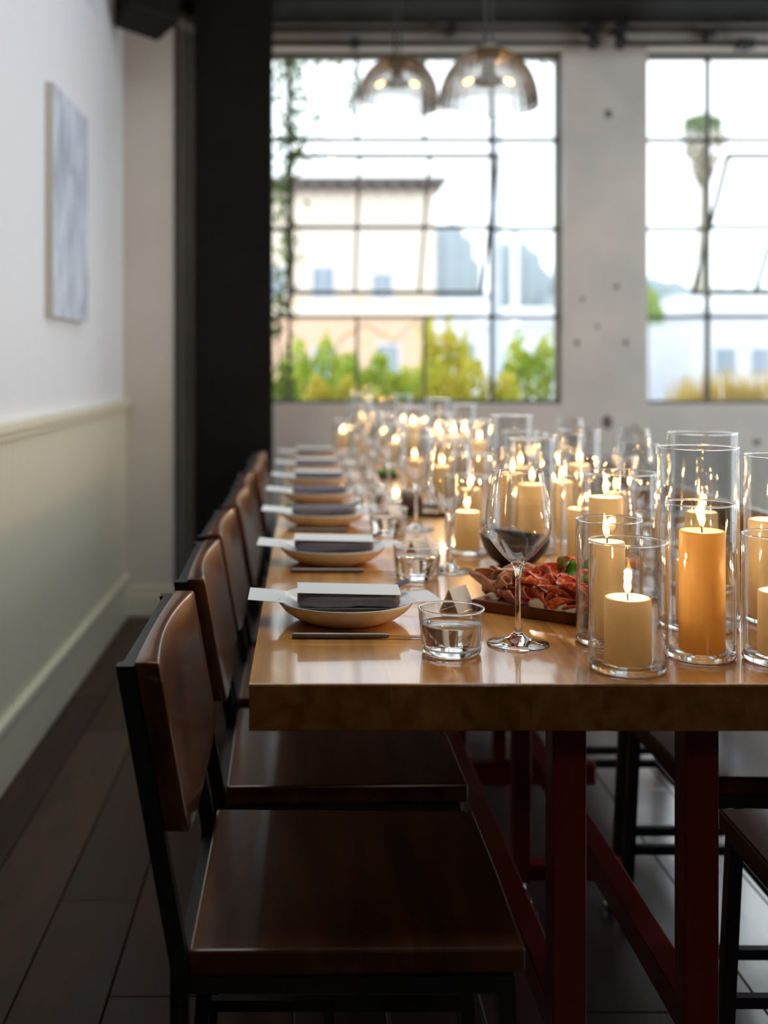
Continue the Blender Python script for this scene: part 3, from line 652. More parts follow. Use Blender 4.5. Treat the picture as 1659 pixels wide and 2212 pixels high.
def make_sheet(label):
    """long paper menu slipped through the napkin"""
    n = 16; L0, L1 = -.152, .147; v = []; f = []
    for i in range(n+1):
        x = L0 + (L1-L0)*i/n; e_ = max(0, min(1, (abs(x)-.078)/.022)); lift = .0098*e_*e_*(3-2*e_) + (.004*max(0, (-x-.10)/.05) if x < 0 else .003*max(0, (x-.10)/.05))
        for (yy, dz) in ((-.046,0),(.034,0)):
            sk = .014*(yy+.046)/.08 * (-1 if x > 0 else 0)
            for th in (0, .0005): v.append((x+sk, yy, .0264+lift+th+ (.003 if yy > 0 and x < -.08 else 0)))
    for i in range(n):
        a, b = i*4, i*4+4
        f += [(a, a+2, b+2, b), (a+1, b+1, b+3, a+3), (a, b, b+1, a+1), (a+2, a+3, b+3, b+2)]
    f += [(0,1,3,2), (n*4, n*4+2, n*4+3, n*4+1)]
    t = fix_normals(MB().add(v, f).obj('menu_strip', M['paper'])); tag(t, label, 'menu', 'paper menu strips in the napkins')
    pm = MB()
    for k in range(9): pm.box(.106+.0018*k, .1070+.0018*k, -.026+.0052*k*.55, -.0235+.0052*k*.55, .0370, .0374)
    for k in range(3): pm.box(-.118+.006*k, -.1155+.006*k, -.03, -.012, .0372, .0376)
    pm.obj('faint_print', M['print'], t)
    return t
def make_topcard(label):
    o = MB().box(-.078, .081, -.034, .034, 0, .0007).obj('place_card', M['paper']); o.rotation_euler = (radians(2.5), radians(1.2), 0)
    return tag(o, label, 'card', 'white cards lying on the napkins')
def make_knife(label):
    t = thing('table_knife', label, 'knife', (0,0,0), 0, 'table knives before the plates')
    n = 10; v = []; f = []
    st = [(0,.0045,.0038),(.004,.0052,.0042),(.06,.0050,.0042),(.13,.0044,.0040),(.142,.0038,.0030)]
    for (x, hy, hz) in st:
        for k in range(n): a = 2*pi*k/n; v.append((x, hy*cos(a), .0044+hz*sin(a)))
    for i in range(len(st)-1):
        for k in range(n): f.append((i*n+k, (i+1)*n+k, (i+1)*n+(k+1) % n, i*n+(k+1) % n))
    f += [tuple(range(n)), tuple((len(st)-1)*n+k for k in range(n-1, -1, -1))]
    auto_smooth(fix_normals(MB().add(v, f).obj('handle', M['knife'], t)), 50)
    P = [(.138,-.003),(.160,-.0055),(.205,-.0085),(.232,-.0065),(.243,0),(.232,.004),(.160,.004),(.138,.003)]; m = len(P)
    fix_normals(MB().add([(x, y, .0028) for x, y in P] + [(x, y, .0045) for x, y in P], [tuple(range(m)), tuple(range(2*m-1, m-1, -1))] + [(i, (i+1) % m, m+(i+1) % m, m+i) for i in range(m)]).obj('blade', M['steel'], t))
    return t
def make_tent(label):
    h, b, l, th = .036, .017, .055, .0005
    f = MB()
    for s in (-1, 1): f.add([(0,-l/2,h),(0,l/2,h),(s*b,l/2,0),(s*b,-l/2,0),(s*th*.8,-l/2,h+th),(s*th*.8,l/2,h+th),(s*(b+th),l/2,0),(s*(b+th),-l/2,0)], [(0,1,2,3),(7,6,5,4),(0,4,5,1),(1,5,6,2),(2,6,7,3),(3,7,4,0)])
    o = fix_normals(f.obj('tent_card', M['paper'])); return tag(o, label, 'card', 'folded tent cards')
py_ = [1.765, 2.285, 2.82, 3.28, 3.72, 4.20, 4.75]; px_ = [.0655, .058, .047, .042, .045, .045, .045]
LS = ['nearest', 'second nearest', 'third', 'fourth', 'fifth', 'sixth', 'farthest']
nap0 = sh0 = cd0 = kn0 = tn0 = None
def place(o, loc, rz): o.location = loc; o.rotation_euler = (0, 0, rz); return o
for i in range(7):
    X, Y = px_[i], py_[i]; e = LS[i]; rz = radians(random.uniform(-2, 2)) if i else 0
    pl = new_obj('plate', plate_me); pl.location = (X, Y, TZ+.0003); tag(pl, 'shallow cream stoneware plate, %s on the left side' % e, 'plate', 'cream plates')
    z = TZ+.0003
    l = 'folded charcoal napkin on the %s left plate' % e
    if nap0 is None: nap0 = make_napkin(l); place(nap0, (X, Y, z), rz)
    else: dup(nap0, (X, Y, z), rz, l)
    l = 'long white paper strip through the %s left napkin' % e
    if sh0 is None: sh0 = make_sheet(l); place(sh0, (X, Y, z), rz)
    else: dup(sh0, (X, Y, z), rz, l)
    if i in (0, 1, 4, 5, 6):
        l = 'white card lying flat on the %s left napkin' % e
        if cd0 is None: cd0 = make_topcard(l); cd0.location = (X+.002, Y-.020, z+.0520)
        else:
            q = dup(cd0, (X, Y-.020, z+.0520), None, l); q.rotation_euler = (radians(2.5), radians(1), rz)
    l = 'table knife with pewter grey handle before the %s left plate' % e
    if kn0 is None: kn0 = make_knife(l); place(kn0, (X-.083, Y-.122, TZ+.0003), radians(-1))
    else: dup(kn0, (X-.083+random.uniform(-.006,.004), Y-.120, TZ+.0003), rz*.5, l)
    if i < 5:
        l = 'small white tent card behind the %s left water glass' % e
        tx = X+.182
        if tn0 is None: tn0 = make_tent(l); place(tn0, (tx+.004, Y+.075, TZ+.0004), radians(-38))
        else: dup(tn0, (tx, Y+.07, TZ+.0004), radians(-38+random.uniform(-6,6)), l)
for i in range(1, 7):
    X, Y = .865, py_[i]; e = ['', 'nearest', 'second nearest', 'third', 'fourth', 'fifth', 'farthest'][i]
    pl = new_obj('plate', plate_me); pl.location = (X, Y, TZ+.0003); tag(pl, 'shallow cream stoneware plate, %s on the right side' % e, 'plate', 'cream plates')
    dup(nap0, (X, Y, TZ+.0003), pi + radians(random.uniform(-4,4)), 'folded charcoal napkin on the %s right plate' % e)
    dup(sh0, (X, Y, TZ+.0003), pi, 'long white paper strip through the %s right napkin' % e)

# ------------------------------------------------------------------ bowls
def make_bowl(label, x, y, rz):
    def z_(a): return .008*cos(a-2.3) + .004*cos(2*a+.5)
    t = MB(); seg = 48
    prof = [(0,0),(.030,0),(.034,.002),(.050,.014),(.063,.032),(.0695,.051),(.0705,.056),(.0690,.0575),(.0665,.055),(.060,.034),(.047,.018),(.030,.008),(0,.006)]
    t.lathe(prof, seg); o = t.obj('dip_bowl', M['bowl'], None, True)
    for v in o.data.vertices:
        a = math.atan2(v.co.y, v.co.x); v.co.z += z_(a)*max(0, min(1, (v.co.z-.01)/.045))
    o.location = (x, y, TZ+.0003); o.rotation_euler = (0, 0, rz); return tag(o, label, 'bowl', 'black dip bowls')
make_bowl('black bowl with wavy rim behind the meat board at left', .423, 2.25, 0)
make_bowl('black bowl half hidden behind the glasses at the right edge', .862, 2.085, 1.2)

# ------------------------------------------------------------------ charcuterie board
ang = math.atan2(1.69-1.834, .458-.273); ub = Vector((cos(ang), sin(ang), 0)); vb = Vector((-sin(ang), cos(ang), 0)); B0 = Vector((.273, 1.834, TZ))
BL = (Vector((.458,1.69,0)) - Vector((.273,1.834,0))).length; BD = .165
bo = MB().box(0, BL, 0, BD, 0, .018).obj('serving_board', M['board'], None, False, .003); bo.location = (B0.x, B0.y, TZ+.0004); bo.rotation_euler = (0, 0, ang)
tag(bo, 'dark walnut serving board under the folded cured meats', 'board')
def bp(u, v, z): return B0 + ub*u + vb*v + Vector((0,0,.0186+z))
def slice_mesh(R, rb, ruf, ph, wid=1.0):
    nr, na = 7, 22; v = []; f = []
    v.append((0,0,0))
    for i in range(1, nr+1):
        for k in range(na):
            a = 2*pi*k/na; r = R*i/nr; x, y = r*cos(a)*wid, r*sin(a); rb_ = rb*(1+.30*sin(x*70+ph)); s_ = y/rb_
            zz = rb_*(1-cos(s_)); yy = rb_*sin(s_)
            rr = (i/nr)**2*ruf
            v.append((x + rr*.4*sin(2*a+ph), yy + rr*.5*cos(3*a+ph*2), zz + rr*sin(4*a+ph)))
    for k in range(na): f.append((0, 1+k, 1+(k+1) % na))
    for i in range(nr-1):
        for k in range(na): f.append((1+i*na+k, 1+(i+1)*na+k, 1+(i+1)*na+(k+1) % na, 1+i*na+(k+1) % na))
    n = len(v); th = .0011
    me = MB().add(v, f)
    return me
def put_slice(nm, m, R, rb, ruf, ph, loc, rot, label, cat, wid=1.0, group=None):
    o = slice_mesh(R, rb, ruf, ph, wid).obj(nm, M[m], None, True)
    md = o.modifiers.new('thickness', 'SOLIDIFY'); md.thickness = .0013; md.offset = 0
    R_ = Euler(rot).to_matrix().to_4x4(); mn = min((R_ @ v.co).z for v in o.data.vertices)
    o.location = Vector(loc) - Vector((0,0,mn)); o.rotation_euler = rot
    return tag(o, label, cat, group)
rs = random.Random(11)
# salami folds: u along board, v into the picture, level
SL = [(.004,.045,.002,'prosciutto','curled slice of cured ham at the left tip of the meat board'),(.034,.036,.002,'prosciutto','ham slice folded beside the left tip of the board'),(.024,.072,.016,'prosciutto','ham slice arched on top at the left of the pile'),
 (.058,.058,.018,'prosciutto','highest folded ham slice left of the glass stem'),(.066,.026,.001,'salami','salami fold at the near edge left of the glass stem'),(.092,.018,.001,'salami','salami fold at the near edge behind the glass stem'),
 (.098,.050,.014,'salami','salami slice standing on edge behind the glass stem'),(.122,.016,.001,'salami','salami fold at the near board edge right of the stem'),(.126,.042,.018,'salami','salami slice peaking in the middle of the pile'),
 (.150,.015,.001,'salami','wide salami loop at the near edge, middle right'),(.156,.042,.014,'salami','ruffled salami slice above the wide near loop'),(.178,.016,.001,'salami','salami loop at the near edge beside the front glass'),
 (.186,.045,.014,'salami','salami slice on top beside the front glass'),(.205,.018,.001,'salami','last near salami fold at the right end of the board'),(.112,.066,.024,'salami','salami slice peaking in front of the pepper strips'),
 (.082,.082,.016,'prosciutto','ham slice behind the peak, left of the peppers'),(.048,.095,.004,'prosciutto','flat ham slice at the back left of the board'),(.078,.042,.016,'salami','salami slice between the ham and the glass stem'),
 (.140,.062,.022,'salami','folded salami slice below the basil leaves'),(.168,.060,.020,'salami','folded salami slice under the bright basil leaf'),(.212,.050,.008,'salami','salami slice at the right board end behind the near fold'),
 (.105,.030,.016,'salami','salami slice leaning over the stem side near fold'),(.138,.026,.014,'salami','salami slice resting on the two middle near folds'),(.166,.026,.014,'salami','salami slice resting on the two right near folds'),(.046,.050,.016,'prosciutto','ham slice draped over the left folds')]
for i, (u, v, z, k, lab) in enumerate(SL):
    R = rs.uniform(.026,.032) if k == 'salami' else rs.uniform(.030,.037)
    rot = (rs.uniform(-.5,.9), rs.uniform(-.5,.5), rs.uniform(-.9,.9) + ang)
    put_slice(k + '_slice', k, R, rs.uniform(.009,.015), rs.uniform(.0008,.0024), rs.uniform(0,6), bp(min(u, BL-.02), v, z), rot, lab, 'cold cut', rs.uniform(.9,1.25), 'folded cold cuts')
# vegetables on the board
def pepper(u, v, z, L, rz, tilt, label):
    o = MB().tube([(-L/2,0,0),(-L*.25,0,.004),(0,0,.006),(L*.3,0,.004),(L/2,0,-.002)], [.002,.0065,.0075,.006,.0015], 8).obj('pepper_strip', M['pepper'], None, True)
    for w_ in o.data.vertices: w_.co.y *= .7
    o.location = bp(u, v, z); o.rotation_euler = (0, tilt, rz+ang); tag(o, label, 'pepper', 'red pepper strips')
pepper(.150,.085,.052,.060,.5,.8,'upright red pepper strip left of the basil on the board'); pepper(.172,.090,.050,.062,.1,.6,'orange red pepper strip leaning right behind the basil')
pepper(.128,.092,.046,.050,-.3,-.3,'red pepper strip lying left behind the salami'); pepper(.190,.090,.036,.050,.4,.4,'red pepper strip nearest the front glass')
def bleaf(u, v, z, L, rot, label, m='leaf'):
    n = 8; vv = []; f = []
    for i in range(n+1):
        s_ = i/n; w_ = .42*L*sin(pi*s_**.8)
        for q in (-1, -.5, 0, .5, 1): vv.append((L*(s_-.5), w_*q, .010*(1-(2*s_-1)**2) - .006*abs(q)*(-1) ))
    for i in range(n):
        for k in range(4): f.append((i*5+k, (i+1)*5+k, (i+1)*5+k+1, i*5+k+1))
    o = MB().add(vv, f).obj('basil_leaf', M[m], None, True); md = o.modifiers.new('thickness','SOLIDIFY'); md.thickness = .0008
    o.location = bp(u, v, z); o.rotation_euler = rot; tag(o, label, 'leaf', 'basil leaves on the board')
bleaf(.182,.066,.050,.050,(1.0,.1,ang+.2),'bright green basil leaf beside the front glass'); bleaf(.154,.070,.048,.040,(.9,-.2,ang-.1),'dark green basil leaf on the salami'); bleaf(.134,.080,.058,.030,(.7,-.9,ang+.4),'small herb leaf tucked left of the pepper','herb')
cu = [(.165,.128,.022),(.185,.142,.030),(.196,.122,.018),(.205,.142,.046),(.185,.118,.004)]
cl = ['pale folded cured meat behind the red pepper','pale cured meat fold at the back of the board','brown cured meat fold behind the basil leaf','top pale cured meat fold beside the widest glass','brown cured meat lying under the pale folds']
for i, (u, v, z) in enumerate(cu): put_slice('cured_meat_slice', 'cured', .026, .011, .004, i*1.7, bp(u, v, z), (rs.uniform(-.4,.6), rs.uniform(-.3,.3), rs.uniform(-1,1)), cl[i], 'cold cut', 1.15, 'folded cold cuts')

# ------------------------------------------------------------------ black trays with loaf pieces
def tray(x0, x1, y0, y1, label):
    t = MB().box(x0, x1, y0, y1, 0, .006).box(x0, x0+.004, y0, y1, .006, .012).box(x1-.004, x1, y0, y1, .006, .012).box(x0, x1, y0, y0+.004, .006, .012).box(x0, x1, y1-.004, y1, .006, .012)
    o = t.obj('slate_tray', M['slate']); o.location = (0,0,TZ+.0003); tag(o, label, 'tray', 'black serving trays')
tray(.262, .372, 2.95, 3.14, 'black slate tray with a dark loaf behind the third wine glass')
tray(.250, .335, 3.96, 4.10, 'small black tray with herbs far down the table')
lf = MB().box(.268, .318, 2.99, 3.10, .0068, .052).obj('rye_loaf', M['loaf'], None, False, .008, 3)
lf.location = (0, 0, TZ); tag(lf, 'dark square rye loaf on the black slate tray', 'bread'); auto_smooth(lf, 50)
for i, (a, b) in enumerate(((.272,4.01),(.300,4.05),(.315,4.0))):
    o = MB().lathe([(0,0),(.012,.002),(.017,.010),(.013,.020),(0,.024)], 12).obj('herb_bundle', M['leaf'], None, True)
    for v in o.data.vertices: v.co *= rs.uniform(.85, 1.15)
    o.location = (a, b, TZ+.0067); tag(o, ['leftmost', 'middle, farthest', 'rightmost'][i] + ' green herb bundle on the small far tray', 'herbs', 'herb bundles on the far tray')

# ------------------------------------------------------------------ pendants
def pendant(x, y, zr, R, label, tilt):
    t = thing('pendant_lamp', label, 'lamp', (x, y, zr), 0, 'ribbed glass pendants')
    H = R*1.15; prof = [(R*1.02,-.006),(R,0)] + [(R*cos(a)**.9, H*sin(a)) for a in [radians(q) for q in (8,18,28,38,48,58,68,76)]] + [(R*.16, H*1.0)]
    sh = MB().lathe(prof, 144, rmod=lambda a, z: 1 + .011*cos(36*a)).obj('glass_shade', M['ribbed'], t, True)
    tl_ = D.objects.new('x', None); D.objects.remove(tl_)
    sh.rotation_euler = (0, tilt, 0)
    MB().lathe([(0,H*.80),(.036,H*.80),(.042,H*.9),(.040,H*1.02),(.022,H*1.08),(0,H*1.10)], 24).obj('fitter', M['sash'], t, True)
    MB().lathe([(0,H*.36),(.05,H*.38),(.055,H*.46),(.03,H*.52),(.02,H*.8),(0,H*.8)], 20).obj('lamp_holder', M['black'], t, True)
    for s in (-1, 1):
        b = MB().lathe([(0,-.019),(.006,-.017),(.0095,-.009),(.0085,0),(.006,.008),(.005,.014),(0,.014)], 14).obj('bulb', M['filament'], t, True); b.location = (s*.072, -.01, H*.36+.012); b.rotation_euler = (0, s*radians(-60), 0)
    MB().tube([(-.012,0,H*1.08),(-.012,0,ZC-zr)], .006, 8).tube([(.014,0,H*1.08),(.014,0,ZC-zr)], .004, 8).obj('cord', M['rod'], t)
    MB().lathe([(0,ZC-zr-.03),(.05,ZC-zr-.028),(.06,ZC-zr-.001),(0,ZC-zr-.001)], 20).obj('canopy', M['black'], t, True)
    l = D.lights.new('pendant_light', 'POINT'); l.energy = .08; l.color = (1,.66,.36); l.shadow_soft_size = .03
    lo = D.objects.new('pendant_light', l); C.objects.link(lo); lo.parent = t; lo.location = (0, -.02, H*.20)
    return t
pendant(.669, 4.07, CZ+.945, .180, 'right hand ribbed glass dome pendant with two glowing bulbs', 0)
pendant(.402, 4.84, CZ+1.13, .178, 'left hand ribbed glass dome pendant, smaller and tilted', radians(6))

# ------------------------------------------------------------------ outside
GZ = -2.2
gp = structure(MB().box(-120, 160, 6.6, 330, GZ-.3, GZ).obj('street_ground', M['ground'])); 
def leaf_cloud(mb, pts, size, rnd):
    for p in pts:
        s_ = size*rnd.uniform(.6,1.3); E = Euler((rnd.uniform(0,6.3), rnd.uniform(0,6.3), rnd.uniform(0,6.3))).to_matrix()
        q = [E @ Vector(v) for v in ((-s_,0,0),(0,-s_*.5,s_*.15),(s_,0,0),(0,s_*.5,s_*.15))]
        mb.add([Vector(p)+k for k in q], [(0,1,2),(0,2,3)])
rp = random.Random(5)
def shrub(name, label, x, y, z0, rx, rz, n, size, m, group):
    t = thing(name, label, 'shrub', (x, y, z0), 0, group); mb = MB(); pts = []
    while len(pts) < n:
        p = (rp.uniform(-1,1), rp.uniform(-1,1), rp.uniform(0,1)); d = p[0]**4+p[1]**2+abs(p[2])**4
        if d < 1 and (d > .40 or rp.random() < .35): pts.append((p[0]*rx, p[1]*rx*.6, p[2]*rz*(1+.12*sin(p[0]*9))))
    leaf_cloud(mb, pts, size, rp); mb.obj('foliage', M[m], t)
    st = MB()
    for k in range(5): a = k*1.3; st.tube([(0,0,-.6),(cos(a)*rx*.3,sin(a)*rx*.2,rz*.4),(cos(a)*rx*.6,sin(a)*rx*.3,rz*.85)], [.02,.012,.004], 5)
    st.obj('stems', M['bark'], t); return t
GS = 'shrubs under the windows'
for (px, top, wpx, Y, m, l) in [(604,800,40,6.55,'shrub','dark green end of the hedge beside the column'),(690,745,78,7.1,'shrub','rounded green shrub under the left window panes'),(800,775,84,6.75,'shrub','low leafy shrub under the middle of the left window'),
                              (958,700,52,7.5,'shrub2','taller yellow green shrub reaching up behind the middle panes'),(1005,792,100,6.4,'shrub2','yellow flowering low shrub under the left window at right'),(1165,735,80,7.0,'shrub','loose green shrub in front of the poles'),(885,812,66,7.1,'shrub','low green shrub between the two yellow ones and the sill'),
                              (735,826,80,6.28,'shrub2','lowest yellow green shrub tight against the left sill')]:
    x, zt = XZ(px, top, Y); zb = .62; rx = wpx*Y/F*1.2
    shrub('garden_shrub', l, x, Y, zb, rx, zt-zb, 1300, .034, m, GS)
def vine(name, label, pts, n, size, spread, m='vine'):
    t = thing(name, label, 'vine', (0,0,0), 0, 'vines round the left window'); P = [Vector(p) for p in pts]
    MB().tube(P, .006, 6).obj('stem', M['bark'], t); mb = MB(); q = []
    for i in range(n):
        k = rp.randrange(1 if P[0].z < 0 else 0, len(P)-1); u = rp.random(); c = P[k].lerp(P[k+1], u); q.append(c + Vector((rp.gauss(0,spread), rp.uniform(-.05,.08), rp.gauss(0,spread))))
    leaf_cloud(mb, q, size, rp); mb.obj('leaves', M[m], t); return t
vine('climbing_vine', 'leafy vine climbing the left side of the left window', [at(x, y, 6.12) for x, y in ((612,2118),(612,880),(600,700),(622,560),(612,420),(630,300),(618,180),(632,100))], 950, .022, .045)
vine('climbing_vine', 'thin vine shoots hanging inside the upper left panes', [at(x, y, 6.18) for x, y in ((632,120),(655,200),(690,250),(660,290),(640,340))], 200, .018, .085)
vine('climbing_vine', 'vine trailing along the top edge of the left window', [at(x, y, 6.12) for x, y in ((600,112),(740,118),(900,112),(1060,118),(1210,122))], 520, .022, .026)
vine('climbing_vine', 'vine shoot hanging down by the second pane column', [at(x, y, 6.12) for x, y in ((770,110),(768,190),(756,230))], 90, .020, .022)
vine('climbing_vine', 'sparse twigs rising in front of the salmon wall', [at(x, y, 7.7) for x, y in ((700,1500),(700,800),(740,730),(790,700),(850,740),(900,690),(930,760))], 170, .016, .10, 'shrub2')
vine('climbing_vine', 'vine on the right jamb of the left window', [at(x, y, 6.12) for x, y in ((1212,2118),(1212,880),(1208,780),(1212,660),(1208,560))], 90, .018, .012, 'shrub')
# peach building
BY = 40.0; k = BY/F
def bx(nm, m, p, px0, px1, y0, y1, d0, d1):
    a = XZ(px0, y1, BY); b = XZ(px1, y0, BY); o_ = p.location
    return MB().box(a[0]-o_.x, b[0]-o_.x, d0, d1, a[1]-o_.z, b[1]-o_.z).obj(nm, m, p)
bx0 = XZ(940, 900, BY)[0]
bd = thing('peach_building', 'peach two storey building with grey eaves behind the left window', 'building', (bx0, BY, GZ))
a = XZ(430, 645, BY); b = XZ(940, 400, BY)
MB().box(a[0]-bx0, 0, 0, 9, a[1]-GZ, b[1]-GZ).obj('upper_wall', M['peach'], bd); MB().box(a[0]-bx0, 0, -.02, 9, 0, a[1]-GZ).obj('lower_wall', M['salmon'], bd)
MB().box(a[0]-bx0-.2, .0, -.10, 0, XZ(0,682,BY)[1]-GZ, XZ(0,660,BY)[1]-GZ).obj('string_course', M['peach'], bd)
e0 = XZ(0,412,BY)[1]-GZ; e1 = XZ(0,388,BY)[1]-GZ
MB().box(a[0]-bx0-.6, .38, -.7, 9.4, e1-.14, e1).box(a[0]-bx0-.6, .2, -.35, 9.2, e0, e1-.14).obj('roof_eave', M['eave'], bd)
for q in range(14): x_ = -.45-q*.56; MB().box(x_, x_+.16, -.62, 0, e0-.10, e1-.14).obj('eave_bracket', M['eave'], bd)
for (wx, wy, ww, wh, g) in ((698,610,46,66,None),(826,618,40,54,None),(590,610,40,60,None),(838,775,44,60,None),(700,780,44,60,None)):
    f = MB(); p0 = XZ(wx-ww/2, wy+wh/2, BY); p1 = XZ(wx+ww/2, wy-wh/2, BY); X0, X1, Z0, Z1 = p0[0]-bx0, p1[0]-bx0, p0[1]-GZ, p1[1]-GZ
    fr = f.box(X0-.07, X1+.07, -.07, -.02, Z0-.1, Z0).box(X0-.07, X1+.07, -.06, -.02, Z1, Z1+.07).box(X0-.07, X0, -.06, -.02, Z0, Z1).box(X1, X1+.07, -.06, -.02, Z0, Z1).box((X0+X1)/2-.02, (X0+X1)/2+.02, -.05, -.02, Z0, Z1).obj('window_frame', M['whitewall'], bd)
    MB().box(X0, X1, -.035, -.02, Z0, Z1).obj('pane', M['outglass'], fr)
# poles
for (pxc, w0, w1, Y, ytop, m, l) in ((1075, 12, 26, 20, 262, 'pole', 'tall grey tapered utility pole behind the left window'), (1112, 16, 19, 17, 505, 'wpole', 'shorter white lamp post right of the grey utility pole')):
    x, zt = XZ(pxc, ytop, Y); t = MB().tube([(0,0,0),(0,0,(zt-GZ)*.5),(0,0,zt-GZ)], [w1*Y/F/2, (w0+w1)*Y/F/4, w0*Y/F/2], 12); p = thing('utility_pole', l, 'pole', (x, Y, GZ), 0, 'poles in the street')
    t.obj('shaft', M[m], p, True)
    MB().tube([(0,0,zt-GZ-.02),(0,0,zt-GZ+.05)], w0*Y/F/2*1.25, 12).obj('cap', M[m], p)
# hills with tree crowns
def clump(name, label, px, top, wpx, Y, m, n=7, cat='trees', group=None, bottom=760):
    x, zt = XZ(px, top, Y); zb = XZ(px, bottom, Y)[1]; W_ = wpx*Y/F/2; H_ = zt-zb
    t = thing(name, label, cat, (x, Y, zb), 0, group); mb = MB()
    for i in range(n):
        u = -1+2*i/(n-1) if n > 1 else 0; hgt = H_*(1-.34*max(0,u+.2)**2)*rp.uniform(.94,1.0)
        r = min(W_/n*2.6, hgt*.8); seg = 14
        pf = [(0,0),(r*.9,hgt*.02),(r,max(hgt*.1,hgt-r))] + [(r*cos(q), max(hgt*.1,hgt-r)+r*sin(q)*(hgt-max(hgt*.1,hgt-r))/r) for q in (.3,.6,.9,1.2,1.4)] + [(0,hgt)]
        ph = rp.uniform(0,6); mb.lathe(pf, seg, u*W_*.8, rp.uniform(-.3,.3)*W_, rmod=lambda a, z, ph=ph: 1+.10*sin(3*a+ph)+.07*sin(7*a+z*.7))
    mb.obj('crown', M[m], t, True); MB().tube([(0,0,-4),(0,0,H_*.3)], max(.1, W_*.06), 8).obj('trunk', M['bark'], t); return t
GH = 'hazy trees on the far hill'
clump('hill_trees', 'tall hazy tree mass right of the peach building', 985, 478, 120, 150, 'hill', 6, 'trees', GH)
clump('hill_trees', 'hazy sloping tree line behind the white lamp post', 1135, 512, 120, 155, 'hill', 6, 'trees', GH)
clump('hill_trees', 'lower hazy trees at the right edge of the left window', 1215, 585, 130, 185, 'hill', 6, 'trees', GH)
clump('hill_trees', 'low hazy ridge of trees in the right window', 1440, 590, 190, 200, 'hill', 8, 'trees', GH)
clump('hill_trees', 'hazy trees at the far right of the right window', 1620, 612, 240, 210, 'hill', 8, 'trees', GH)
clump('green_tree', 'yellow green tree at the left side of the right window', 1395, 610, 62, 48, 'greentree', 5, 'tree', None, 700)
# palm
pY = 80; x, zt = XZ(1508, 240, pY); pm = thing('palm_tree', 'tall fan palm with dry skirt seen through the right window', 'palm', (x, pY, GZ))
MB().tube([(0,0,0),(.1,0,8),(.45,0,zt-GZ-1.5)], [.32,.26,.2], 10).obj('trunk', M['palmdead'], pm, True)
for m, nm, n in (('palm', 'fronds', 230), ('palmdead', 'dry_skirt', 300)):
    mb = MB(); pts = []; top_ = zt-GZ
    for i in range(n):
        a = rp.uniform(0, 2*pi)
        if m == 'palm': q = rp.random()**.5; r = q*1.35; z_ = top_-.25-1.1*q*rp.uniform(.3,1.3)
        else: h_ = rp.random(); r = (1.75-1.35*h_)*rp.random()**.4; z_ = top_-1.7-3.6*h_
        pts.append((.35+r*cos(a), r*sin(a), z_))
    leaf_cloud(mb, pts, .34, rp); mb.obj(nm, M[m], pm)
# low buildings, cars, grass in the right window
def shed(label, px0, px1, ytop, ybot, Y, wallm, roofm, name='low_building'):
    a = XZ(px0, ybot, Y); b = XZ(px1, ytop, Y); cx_ = (a[0]+b[0])/2; W_ = (b[0]-a[0])/2; H_ = b[1]-GZ
    t = thing(name, label, 'building', (cx_, Y, GZ), 0, 'low buildings across the street'); r = H_*.16
    MB().box(-W_, W_, 0, 12, 0, H_-r).obj('wall', M[wallm], t); 
    v = [(-W_-.4,-.6,H_-r),(W_+.4,-.6,H_-r),(W_+.4,12.6,H_-r),(-W_-.4,12.6,H_-r),(-W_-.4,-.6,H_-r+.25),(W_+.4,-.6,H_-r+.25),(W_+.1,5,H_),(-W_-.1,5,H_),(W_+.4,12.6,H_-r+.25),(-W_-.4,12.6,H_-r+.25)]
    fix_normals(MB().add(v, [(0,1,2,3),(0,1,5,4),(4,5,6,7),(7,6,8,9),(9,8,2,3),(0,4,7,9,3),(1,5,6,8,2)]).obj('roof', M[roofm], t))
    for i in range(3):
        xx = -W_+W_*2*(i+.5)/3; wf = MB().box(xx-.7, xx+.7, -.06, .0, H_*.35, H_*.6).obj('window', M['whitewall'], t); MB().box(xx-.6, xx+.6, -.08, -.05, H_*.37, H_*.58).obj('pane', M['outglass'], wf)
    return t
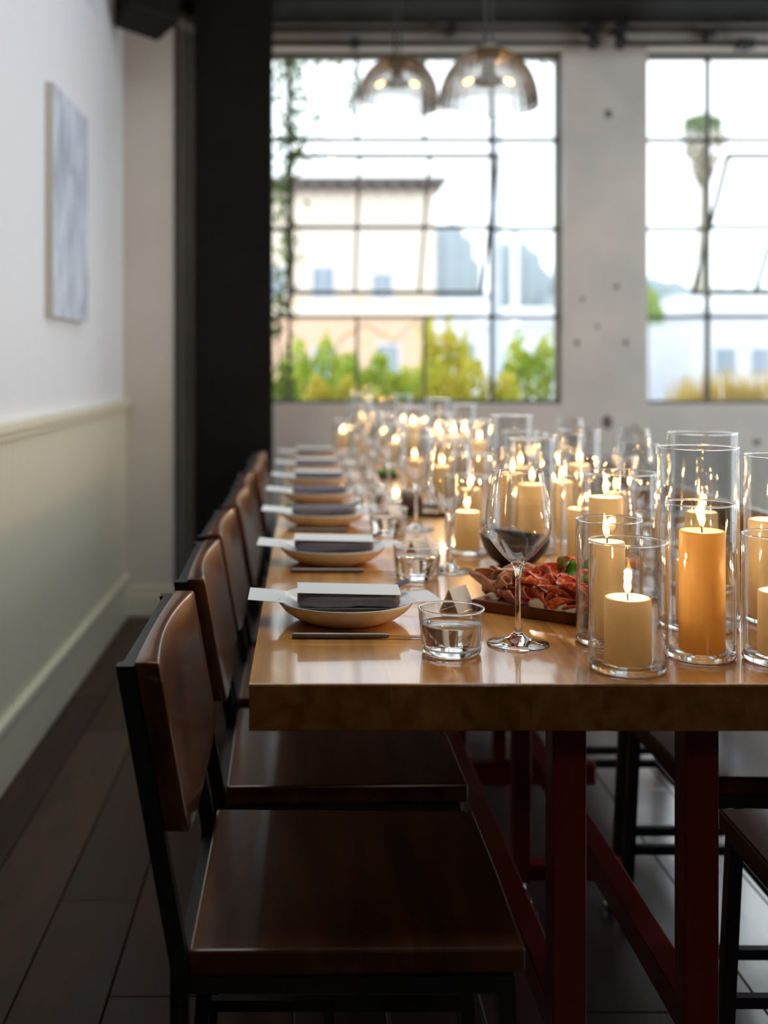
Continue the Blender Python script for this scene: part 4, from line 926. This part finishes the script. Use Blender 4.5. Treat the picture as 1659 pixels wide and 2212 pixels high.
shed('low white building with blue roof left of the right window bar', 1405, 1535, 632, 760, 98, 'whitewall', 'blueroof')
shed('long white flat building at the right of the right window', 1528, 1760, 628, 790, 62, 'whitewall', 'whitewall')
shed('grey building under the hazy trees right of the peach house', 948, 1075, 640, 760, 90, 'whitewall', 'whitewall')
shed('pale low house behind the white lamp post', 1100, 1330, 655, 770, 64, 'whitewall', 'whitewall')
def car(label, x, y, m, rz=0):
    t = thing('parked_car', label, 'car', (x, y, GZ), rz, 'cars parked in the street')
    P = [(-2.1,.35),(-2.1,.85),(-1.5,.95),(-.9,1.45),(.7,1.45),(1.3,.95),(2.1,.80),(2.1,.35)]; n = len(P)
    fix_normals(MB().add([(a, -.85, c) for a, c in P] + [(a, .85, c) for a, c in P], [tuple(range(n)), tuple(range(2*n-1, n-1, -1))] + [(i, (i+1) % n, n+(i+1) % n, n+i) for i in range(n)]).obj('body', M[m], t, False, .08, 2))
    for a in (-1.3, 1.3):
        for s in (-1, 1): MB().tube([(a, s*.70, .33), (a, s*.90, .33)], .33, 14).obj('wheel', M['tyre'], t)
    MB().box(-.85, .75, -.87, .87, 1.0, 1.36).obj('side_windows', M['outglass'], t)
car('blue grey car low in the right window', XZ(1465, 800, 52)[0], 52, 'car', .15); car('white car parked behind the blue grey one', XZ(1400, 800, 58)[0], 58, 'carw', .1); car('white car in the street at the right picture edge', XZ(1625, 800, 54)[0], 54, 'carw', 0)
# dry grass bank close outside the right window
gb = thing('dry_grass_clump', 'ochre dry grass along the sill of the right window', 'grass', (XZ(1600, 870, 7.2)[0], 7.2, .42)); mb = MB()
for i in range(1500):
    x = rp.uniform(-.42,.9); y = rp.uniform(-.15,.15); h = (.70+.07*min(1,(x+.42)/.25))*rp.uniform(.72,1.0); d = rp.uniform(-.08,.08); w_ = .006
    mb.add([(x-w_,y,0),(x+w_,y,0),(x+d*.5+w_,y,h*.6),(x+d,y+rp.uniform(-.03,.03),h)], [(0,1,2),(0,2,3)])
mb.obj('blades', M['drygrass'], gb)['kind'] = 'stuff'
